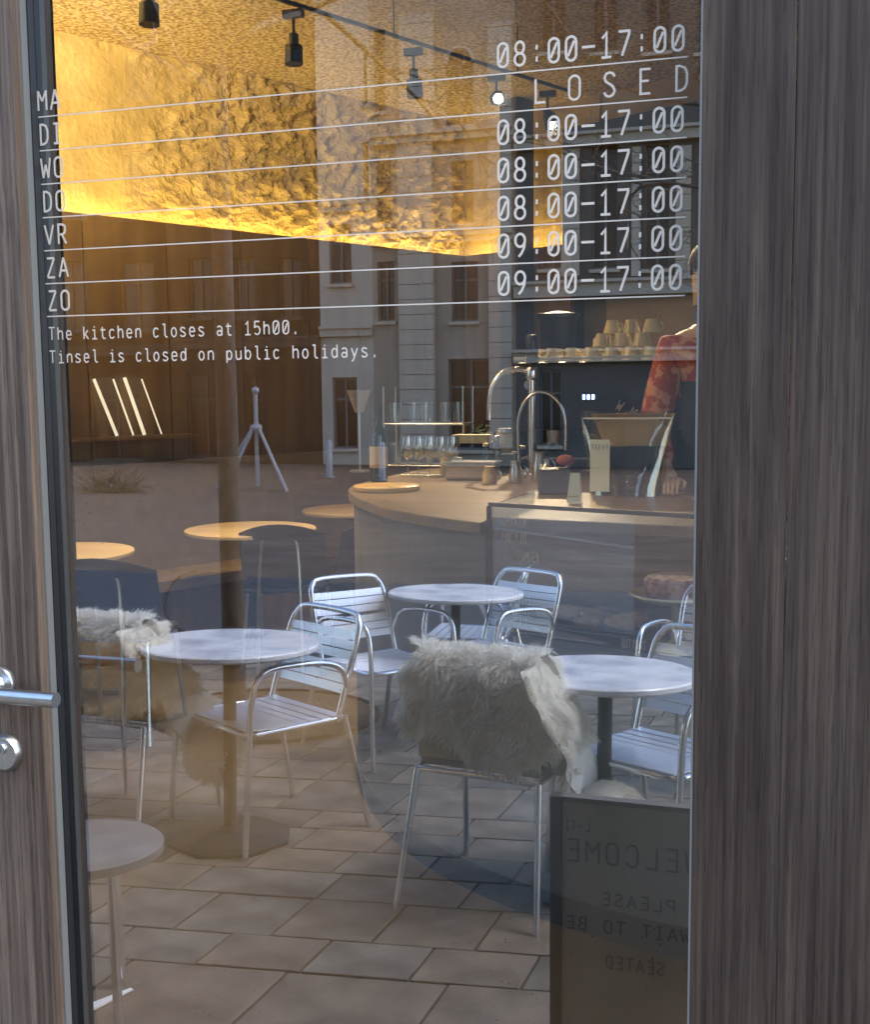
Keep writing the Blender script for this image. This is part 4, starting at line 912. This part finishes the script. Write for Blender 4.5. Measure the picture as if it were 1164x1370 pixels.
# ---- chairs under sheepskins: face local +y, back towards the door
def fur_chair(mt_, label, flabel):
    t = thing('side_chair', label, 'chair', group='chairs under the sheepskins', mat_=mt_)
    part('backrest', MB().prism([(-.20, -.205), (.20, -.205), (.205, -.19), (-.205, -.19)], .47, .79), M_board, t, bevel=.004)
    part('seat', MB().prism([(-.205, -.18), (.205, -.18), (.215, .2), (-.215, .2)], .44, .462), M_board, t, bevel=.006)
    part('seat_frame', MB().tube([(-.205, -.2, .43), (.205, -.2, .43), (.215, .2, .43), (-.215, .2, .43)], .0105, 8, closed=True), M_alu, t, smooth=True)
    for sx in (-1, 1):
        part('leg', MB().tube([(sx*.205, -.2, .43), (sx*.235, -.29, 0)], [.0125, .0105], 10), M_alu, t, smooth=True)
        part('leg', MB().tube([(sx*.215, .2, .43), (sx*.23, .25, 0)], [.0125, .0105], 10), M_alu, t, smooth=True)
    f = thing('sheepskin', flabel, 'sheepskin', group='sheepskins on the terrace chairs', mat_=mt_)
    # hide: runs up the back's outside, over the top and down the seat, flopping over the right side
    prof_ = [(-.215, .50), (-.232, .60), (-.245, .70), (-.235, .79), (-.20, .825), (-.165, .80), (-.155, .68), (-.14, .55), (-.10, .485), (.0, .475), (.12, .475), (.20, .46), (.245, .40), (.25, .33)]
    rows_ = smooth_path([(0, a, c) for a, c in prof_], 3); nR = len(rows_); nU = 16; P = {}; vs_ = []; fs = []
    for i, q in enumerate(rows_):
        s = i/(nR-1)
        wl = .235+.03*math.sin(s*17)+.02*math.sin(s*41); wr = .25+.04*math.sin(s*13+1)
        for j in range(nU+1):
            f_ = j/nU*2-1; x = f_*(wr if f_ > 0 else wl); y, z = q.y, q.z
            ex = abs(x)-.20
            if s > .5 and ex > 0: z -= ex*1.2+.0
            if s < .22: z -= .07*(f_*f_)*0+(.05*math.sin(f_*3.1+.6) if s < .1 else 0)
            vs_.append(V((x, y, z)))
    for i in range(nR-1):
        for j in range(nU): a = i*(nU+1)+j; fs.append((a, a+1, a+nU+2, a+nU+1))
    # right-hand flap: drapes from the top corner down the side of the seat
    o0 = len(vs_); fl = smooth_path([(.20, -.215, .80), (.265, -.17, .70), (.285, -.08, .58), (.29, .0, .48), (.285, .08, .38)], 4); nf = len(fl)
    for i, q in enumerate(fl):
        for j in range(7): vs_.append(q+V((.0, (j-3)*.045, -.02*abs(j-3)*(i > 0)))+V((.012*math.sin(j*1.3+i), 0, 0)))
    for i in range(nf-1):
        for j in range(6): a = o0+i*7+j; fs.append((a, a+1, a+8, a+7))
    # tail lump hanging beyond the seat's right side
    hb = MB().add(vs_, fs); hb.ball((.36, .02, .30), (.10, .11, .085), 16, 10)
    hm = MB().add(hb.v, hb.f).xf(Matrix.Scale(-1, 4, (1, 0, 0))); part('hide', hm, M_hide, f, smooth=True)
    # fleece locks
    areas = []; tot = 0
    for fc in hb.f:
        pv = [hb.v[k] for k in fc]; a = (pv[1]-pv[0]).cross(pv[2]-pv[0]).length/2+(0 if len(pv) < 4 else (pv[2]-pv[0]).cross(pv[3]-pv[0]).length/2); tot += a; areas.append(tot)
    import bisect
    F = MB(); vv = []; ff = []; rnd = random.Random(3)
    for _ in range(34000):
        fc = hb.f[bisect.bisect(areas, rnd.random()*tot) % len(hb.f)]; pv = [hb.v[k] for k in fc]
        u, w_ = rnd.random(), rnd.random()
        if len(pv) == 4: c = (pv[0]*(1-u)+pv[1]*u)*(1-w_)+(pv[3]*(1-u)+pv[2]*u)*w_
        else:
            if u+w_ > 1: u, w_ = 1-u, 1-w_
            c = pv[0]+(pv[1]-pv[0])*u+(pv[2]-pv[0])*w_
        nn = (pv[1]-pv[0]).cross(pv[-1]-pv[0])
        if nn.length < 1e-9: continue
        nn.normalize()
        ctr = V((.0, 0.0, .40)) if c.x < .262 else V((.36, .02, .30))
        if c.y < -.16: ctr = V((c.x*.8, -.185, .64))
        if nn.dot(c-ctr) < 0: nn = -nn
        cl = V((noise.noise(c*16), noise.noise(c*16+V((9, 0, 0))), noise.noise(c*16+V((0, 9, 0)))))
        g_ = V((0, 0, -.9)); L_ = rnd.uniform(.022, .042)*(.75+.6*(noise.noise(c*9)+.5)); sd_ = V((rnd.gauss(0, 1), rnd.gauss(0, 1), rnd.gauss(0, 1)))*.14
        d1 = (nn+cl*.9+sd_).normalized(); d2 = (d1+g_+cl*.8+sd_).normalized()
        s_ = d1.cross(V((rnd.gauss(0, 1), rnd.gauss(0, 1), rnd.gauss(0, 1)))).normalized()*rnd.uniform(.0010, .0022)
        q1 = c+d1*L_*.55; q2 = q1+d2*L_*.6; k = len(vv)
        vv += [c-s_, c+s_, q1+s_*.9, q1-s_*.9, q2]; ff += [(k, k+1, k+2, k+3), (k+3, k+2, k+4)]
    F.v = vv; F.f = ff; F.mi = [0]*len(ff)
    F.xf(Matrix.Scale(-1, 4, (1, 0, 0)))
    o = part('fleece', F, M_fur, f); o['kind'] = 'stuff'
    return t
def fur_at(foot_px, other_px, **k):
    a, c = EX(*foot_px), EX(*other_px)          # left and right rear feet as seen mirrored
    return a, c
a = EX(545, 1218); c = EX(700, 1250)
mid = (a+c)/2; hd = V((.14, .98, 0)).normalized()     # mirrored heading
def furM(mid, hd):
    rz = math.atan2(-hd.y, hd.x)-PI/2
    # mirrored right = real right seen from the door; build flipped so that the flap falls to image right
    return Matrix.Translation(mid) @ Matrix.Rotation(TILT, 4, 'X') @ Matrix.Rotation(rz, 4, 'Z') @ Matrix.Translation((0, .29, 0))
def flipx(o):
    pass
mid.z = gz(-mid.y)
fur_chair(furM(mid, hd), 'side chair under a thick white sheepskin beside the welcome sign', 'shaggy white sheepskin draped over the chair beside the welcome sign')
m2 = EX(112, 1128); m2.z = gz(-m2.y)
fur_chair(furM(m2, V((.10, .99, 0)).normalized()), 'side chair under a sheepskin at the left beside the door stile', 'shaggy white sheepskin draped over the leftmost terrace chair')

# ---- welcome sign: its face looks at the door
w0 = EY(737, 1062, 1.2); sx0 = w0.x; sg = thing('welcome_sign', 'grey board sign asking guests to wait to be seated', 'sign', (sx0, -1.2, gz(1.2)))
H = w0.z-gz(1.2)
part('board', MB().box((.02, -.012, .06), (.50, .0, H-.012)), M_sign, sg, bevel=.002)
part('frame_side', MB().box((0, -.02, 0), (.028, .012, H)), M_signf, sg, bevel=.002); part('frame_side', MB().box((.502, -.02, 0), (.53, .012, H)), M_signf, sg, bevel=.002)
part('frame_top', MB().box((.0285, -.018, H-.0115), (.5015, .01, H)), mat('paler top edge', (.16, .14, .11), .5), sg)  # top strip coloured paler than the side frames
FL = Matrix.Scale(-1, 4, (1, 0, 0))
# seen from the door (looking to -y) the reader's left is +x; letters are turned to face +y
def sign_text(s_, px_r, py, h, adv, mt, wd=.004):
    p = EY(px_r, py, 1.2)       # right end in the picture = first letter
    mb = lettering(s_, h, adv, wd).xf(Matrix.Rotation(PI, 4, 'Z')); mb.xf(Matrix.Translation((p.x-sx0, .002, p.z-gz(1.2))))
    part('lettering', mb, mt, sg)
sign_text('WELCOME', 938, 1170, .052, .046, M_letter, .0055)
sign_text('PLEASE', 905, 1222, .030, .030, M_letter)
sign_text('WAIT TO BE', 925, 1262, .030, .030, M_letter)
sign_text('SEATED', 890, 1305, .030, .024, M_letter)
sign_text('L&TI'.replace('&', '-'), 790, 1112, .022, .016, M_letter, .003)

# white strip lying on the terrace by the stool
a_, b_ = EX(98, 1362), EX(176, 1326)
d_ = (b_-a_); n_ = V((-d_.y, d_.x, 0)).normalized()*.015
o = part('white_strap', MB().add([a_+n_*1.2+V((0, 0, .004)), a_-n_*1.2+V((0, 0, .004)), b_-n_*.35+V((0, 0, .004)), b_+n_*.35+V((0, 0, .004)), a_+n_*1.2+V((0, 0, .012)), a_-n_*1.2+V((0, 0, .012)), b_-n_*.35+V((0, 0, .008)), b_+n_*.35+V((0, 0, .008))], [(4, 5, 6, 7), (0, 1, 5, 4), (1, 2, 6, 5), (2, 3, 7, 6), (3, 0, 4, 7)]), mat('white plastic', (.85, .85, .85), .4)); tag(o, 'white tapering plastic strap lying on the slabs at the lower left', 'strap')

# ---- tree pit and trees
tp = EX(357, 957); tp.z = gz(-tp.y)
pit = thing('tree_pit', 'round brown tree pit with a steel edging in the terrace paving', 'tree pit', mat_=TM(tp, 0, TILT))
part('soil', MB().lathe([(0, .022), (.55, .014), (.60, .006)], 40), M_soil, pit); part('edging', MB().lathe([(.60, 0), (.60, .02), (.615, .02), (.615, 0)], 40), M_iron, pit)
def tree(base, label, h0, r0_, seed, spread=1.0, levels=5, lean=(0, 0), first=None):
    rn = random.Random(seed); tr_ = thing('street_tree', label, 'tree', base, group='bare street trees')
    tb = MB(); pts = [V((0, 0, 0)), V((lean[0]*.4, lean[1]*.4, h0*.5)), V((lean[0], lean[1], h0))]
    tb.tube(pts, [r0_*1.15, r0_, r0_*.85], 10); part('trunk', tb, M_bark, tr_, smooth=True)
    br = MB()
    def grow(p, d, l, r_, lv):
        n = 4; q = [p]; dd_ = d.copy()
        for i in range(n):
            dd_ = (dd_+V((rn.gauss(0, .16), rn.gauss(0, .16), rn.gauss(.02, .12)))).normalized(); q.append(q[-1]+dd_*l/n)
        br.tube(q, [r_*(1-.13*i) for i in range(n+1)], 6 if r_ > .012 else 4, cap=False)
        if lv == 0: return
        for k in range(rn.choice((2, 3, 3))):
            s = rn.randint(2, n); nd = (dd_+V((rn.gauss(0, .65), rn.gauss(0, .65), rn.gauss(.05, .35)))*spread).normalized(); grow(q[s], nd, l*rn.uniform(.6, .85), r_*.58, lv-1)
    for k in range(first or 5):
        a = 2*PI*k/(first or 5)+rn.uniform(-.3, .3); grow(pts[-1]-V((0, 0, rn.uniform(0, .5))), V((math.cos(a), math.sin(a), rn.uniform(.35, .9))).normalized(), rn.uniform(1.3, 1.9), r0_*.55, levels)
    part('crown', br, M_bark, tr_, smooth=True)
tb_ = EX(315, 957); tree(V((tb_.x, tb_.y, gz(-tb_.y)+.01)), 'slim bare tree rising from the round pit beside the terrace', 3.5, .055, 4, levels=4, first=4)
p = EY(1085, 600, 10.8); tree(V((p.x, -10.8, gz(10.8))), 'larger bare plane tree reaching over the terrace from the right', 3.9, .075, 9, levels=5, spread=1.15)
# scrubby dry bush
p = EX(150, 664); rn = random.Random(8)
bs = thing('dry_bush', 'low tangle of bare twigs growing beside the far pavement at the left', 'bush', (p.x, p.y, gz(-p.y)))
bb = MB(); sc_ = -p.y/1543*1.0
for i in range(90):
    a = rn.uniform(0, 2*PI); q = [V((rn.uniform(-1, 1)*40*sc_, rn.uniform(-.3, .3), 0))]; d_ = V((math.cos(a)*.8, math.sin(a)*.8, rn.uniform(.5, 1.3))).normalized()
    for k in range(5): d_ = (d_+V((rn.gauss(0, .35), rn.gauss(0, .35), rn.gauss(-.12, .3)))).normalized(); q.append(q[-1]+d_*14*sc_)
    bb.tube(q, [.02*(1-.15*k) for k in range(6)], 4, cap=False)
part('branches', bb, M_twig, bs)

# ---- silver tripod on the square, bollards
p = EX(345, 664); D_ = -p.y; k_ = (D_+1.4)/1543*1.0
t = thing('tripod_stand', 'tall silver tripod standing on the square in the middle distance', 'tripod', (p.x, p.y, gz(D_)))
M_silver = mat('silver paint', (.26, .27, .29), .4, .2)
part('pole', MB().tube([(0, 0, .12), (0, 0, 148*k_)], 3.2*k_, 8), M_silver, t); part('head', MB().ball((0, 0, 146*k_), 6*k_, 8, 6), M_silver, t)
part('collar', MB().lathe([(8*k_, 88*k_), (9*k_, 92*k_), (8*k_, 96*k_)], 10), M_silver, t)
for (x, y) in ((-72, -6), (-40, 30), (40, -10), (58, 24)): part('leg', MB().tube([(0, 0, 100*k_), (x*k_, y*k_, 0)], 2.6*k_, 8), M_silver, t); 
for px, py, lb in ((441, 655, 'white bollard left of the bar on the far pavement'), (512, 658, 'white bollard seen below the wine bottle'), (615, 640, 'white bollard far off behind the wine glasses')):
    p = EX(px, py); k_ = (-p.y+1.4)/1543; t = thing('bollard', lb, 'bollard', (p.x, p.y, gz(-p.y)), group='white bollards on the square')
    part('post', MB().lathe([(5*k_, 0), (5*k_, 50*k_), (3*k_, 54*k_), (0, 55*k_)], 12), M_silver, t, smooth=True); part('foot', MB().lathe([(8*k_, 0), (8*k_, 2*k_)], 12), M_silver, t)
p = EX(430, 640); t = thing('flower_tub', 'round planter with dusty pink blossoms across the square', 'planter', (p.x, p.y, gz(-p.y))); k_ = (-p.y+1.4)/1543
part('pot', MB().lathe([(16*k_, 0), (20*k_, 14*k_)], 16), M_iron, t); bl = MB(); rn = random.Random(2)
for i in range(700):
    c = V((rn.gauss(0, 14), rn.gauss(0, 9), 20+abs(rn.gauss(0, 13))))*k_; u = V((rn.gauss(0, 1), rn.gauss(0, 1), rn.gauss(0, 1))).normalized()*1.6*k_; v_ = u.orthogonal(); bl.add([c-u, c+v_, c+u, c-v_], [(0, 1, 2, 3)])
part('blossoms', bl, M_pink, t)
# thin black hose loop lying on the paving
q = [EX(*c_) for c_ in ((262, 765), (240, 772), (226, 788), (221, 806), (226, 826), (242, 842), (262, 850), (300, 852))]
o = part('cable', MB().tube(smooth_path([v_+V((0, 0, .012)) for v_ in q], 4), .011, 6), M_gasket, smooth=True); tag(o, 'thin black cable looping over the paving behind the left tables', 'cable')

# ================================================================== houses across the square
FY = 45.0; G0 = gz(45)
M_stucco = {k: mat('stucco %s' % k, a, .9, c2=c_, scale=.6, spec=.1) for k, a, c_ in (('brown', (.026, .020, .016), (.034, .027, .021)), ('buff', (.034, .028, .022), (.045, .037, .029)), ('white', (.35, .305, .25), (.41, .36, .30)), ('stone', (.24, .205, .16), (.29, .25, .20)), ('grey', (.085, .082, .078), (.11, .107, .10)))}
M_trim = mat('pale stone trim', (.36, .315, .255), .8); M_wfr = mat('weathered window paint', (.10, .097, .092), .6)
M_wgl = mat('dark window glass', (.012, .013, .015), .15, spec=.25)
M_wdk = mat('dark window paint', (.035, .03, .026), .6); M_tdk = mat('dark stone trim', (.05, .042, .034), .8)  # trim of the brown and buff houses, darker than the pale trim
def house(pxa, pxb, key, label, H_, wins, trims=(), depth=8, nm='town_house'):
    """wins: (px0, px1, py_top, py_bottom, arched); trims: (px0, px1, py0, py1, proud)"""
    pa = EY(pxa, 500, FY); pb2 = EY(pxb, 500, FY); x0, x1 = pa.x, pb2.x; W_ = x1-x0
    t = thing(nm, label, 'building', (x0, -FY, G0))
    X = lambda px, py: EY(px, py, FY).x-x0
    Z = lambda px, py: EY(px, py, FY).z-G0
    rects = []
    for (a, b_, y0, y1, arch) in wins:
        xa, xb = X(a, (y0+y1)/2), X(b_, (y0+y1)/2); za, zb = Z((a+b_)/2, y1), Z((a+b_)/2, y0)
        rects.append((max(.1, xa), min(W_-.1, xb), max(.05, za), min(H_-.2, zb), arch))
    us = sorted(set([0, W_]+[r[0] for r in rects]+[r[1] for r in rects])); zs = sorted(set([0, H_]+[r[2] for r in rects]+[r[3] for r in rects]))
    mb = MB()
    for i in range(len(us)-1):
        for j in range(len(zs)-1):
            cx, cz = (us[i]+us[i+1])/2, (zs[j]+zs[j+1])/2
            if us[i+1]-us[i] < 1e-5 or zs[j+1]-zs[j] < 1e-5: continue
            if any(r[0] < cx < r[1] and r[2] < cz < r[3] for r in rects): continue
            mb.add([(us[i], 0, zs[j]), (us[i+1], 0, zs[j]), (us[i+1], 0, zs[j+1]), (us[i], 0, zs[j+1])], [(0, 3, 2, 1)])
    for r in rects:
        a, b_, c, d = r[:4]; mb.add([(a, 0, c), (b_, 0, c), (b_, 0, d), (a, 0, d), (a, -.3, c), (b_, -.3, c), (b_, -.3, d), (a, -.3, d)], [(0, 1, 5, 4), (1, 2, 6, 5), (2, 3, 7, 6), (3, 0, 4, 7)])
    mb.box((0, -depth, 0), (W_, -.5, H_)); part('wall', mb, M_stucco[key], t)
    part('roof', MB().add([(0, .15, H_), (W_, .15, H_), (W_, -depth, H_), (0, -depth, H_), (0, -depth/2, H_+2.5), (W_, -depth/2, H_+2.5)], [(0, 1, 5, 4), (3, 4, 5, 2), (0, 4, 3), (1, 2, 5), (0, 3, 2, 1)]), M_iron, t)
    for (a, b_, c, d, arch) in rects:
        w_ = b_-a; h_ = d-c; f = MB(); fw = .09
        f.box((a, -.24, c), (a+fw, -.16, d)).box((b_-fw, -.24, c), (b_, -.16, d)).box((a+fw, -.24, c), (b_-fw, -.16, c+fw)).box((a+fw, -.24, d-fw), (b_-fw, -.16, d))
        if w_ > .7: f.box((a+w_/2-.05, -.23, c+fw), (a+w_/2+.05, -.17, d-fw))
        if h_ > 1.6: f.box((a+fw, -.225, c+h_*.68), (b_-fw, -.172, c+h_*.68+.09))
        wf_ = part('window', f, M_wdk if key in ('brown', 'buff') else M_wfr, t); part('pane', MB().box((a+.02, -.27, c+.02), (b_-.02, -.245, d-.02)), M_wgl, wf_)
        part('sill', MB().box((a-.08, .002, c-.14), (b_+.08, .16, c-.002)), M_tdk if key in ('brown', 'buff') else M_trim, wf_)
        if arch:
            cx = (a+b_)/2; rr = w_/2; am = MB(); n = 14; o_ = []
            for i in range(n+1):
                an = PI*i/n; o_.append(V((cx+math.cos(an)*rr, .004, d+math.sin(an)*rr)))
            am.add([V((cx, .004, d))]+o_, [(0, i+1, i+2) for i in range(n)]); part('fanlight', am, M_wgl, wf_)
            am = MB(); am.tube(o_, .10, 6); part('arch_moulding', am, M_trim, wf_)
    for (a, b_, y0, y1, pr) in trims:
        xa, xb = X(a, (y0+y1)/2), X(b_, (y0+y1)/2); za, zb = Z((a+b_)/2, y1), Z((a+b_)/2, y0); xa = max(0, xa); xb = min(W_, xb)
        if xb-xa < 2 and zb-za > 2.2:      # pilaster cut into courses
            z = max(0, za); k = 0
            while z < min(zb, H_)-.1:
                part('pilaster_block', MB().box((xa, .003, z+.012), (xb, pr, min(z+.62, zb, H_)-.012)), M_trim, t); z += .62
        else: part('cornice', MB().box((xa, .003, za), (xb, pr, zb)).box((xa, .003, zb+.001), (xb, pr*1.5, zb+.12)), M_tdk if key in ('brown', 'buff') else M_trim, t)
    return t
Hh = 21
house(-260, 232, 'brown', 'brown rendered house reflected at the left of the pane', Hh, [(a, a+46, y, y+92, 0) for a in (-200, -110, -20, 70, 160) for y in (40, 200, 350)]+[(20, 90, 490, 612, 0), (120, 190, 500, 616, 0)], [(-260, 232, 470, 480, .2)])
house(232, 430, 'buff', 'dull buff house with narrow windows between the brown and white houses', Hh, [(a, a+30, y, y+80, 0) for a in (252, 312, 372) for y in (60, 200, 345)]+[(250, 300, 500, 612, 0), (330, 350, 500, 614, 0)], [(232, 430, 455, 466, .2)])
house(430, 500, 'white', 'narrow white fronted house left of the arched stone house', Hh, [(486, 496, 60, 140, 0), (486, 496, 190, 270, 0), (440, 470, 300, 380, 0), (445, 478, 505, 600, 0)], [(430, 500, 275, 284, .25), (430, 500, 440, 450, .25)])
house(500, 690, 'stone', 'pale stone house with a tall arched window and rusticated pilasters', Hh, [(596, 634, 84, 168, 1), (500, 516, 40, 150, 0), (604, 634, 215, 300, 0), (504, 524, 215, 300, 0), (604, 640, 350, 430, 0), (600, 660, 480, 602, 0), (505, 528, 350, 430, 0)], [(536, 582, 190, 600, .3), (536, 582, 20, 180, .22), (655, 686, 30, 600, .22), (500, 690, 181, 190, .4), (500, 690, 318, 326, .35)])
house(690, 930+250, 'grey', 'long grey house with tall white framed windows at the right', Hh, [(a, a+36, y, y+h_, 0) for a in (722, 792, 862, 932, 1002, 1072) for y, h_ in ((-40, 110), (190, 170))]+[(722, 752, 495, 596, 0)], [(690, 1180, 172, 186, .4), (690, 1180, 374, 392, .4), (690, 1180, 468, 482, .5), (752, 776, 195, 370, .15), (846, 858, 195, 370, .15), (905, 925, 195, 370, .15)])
# plain houses closing the square on both sides
for x0, x1, y0, y1, lb in ((-75, -60, -60, 0, 'side'), (40, 55, -60, 0, 'side')):
    pass
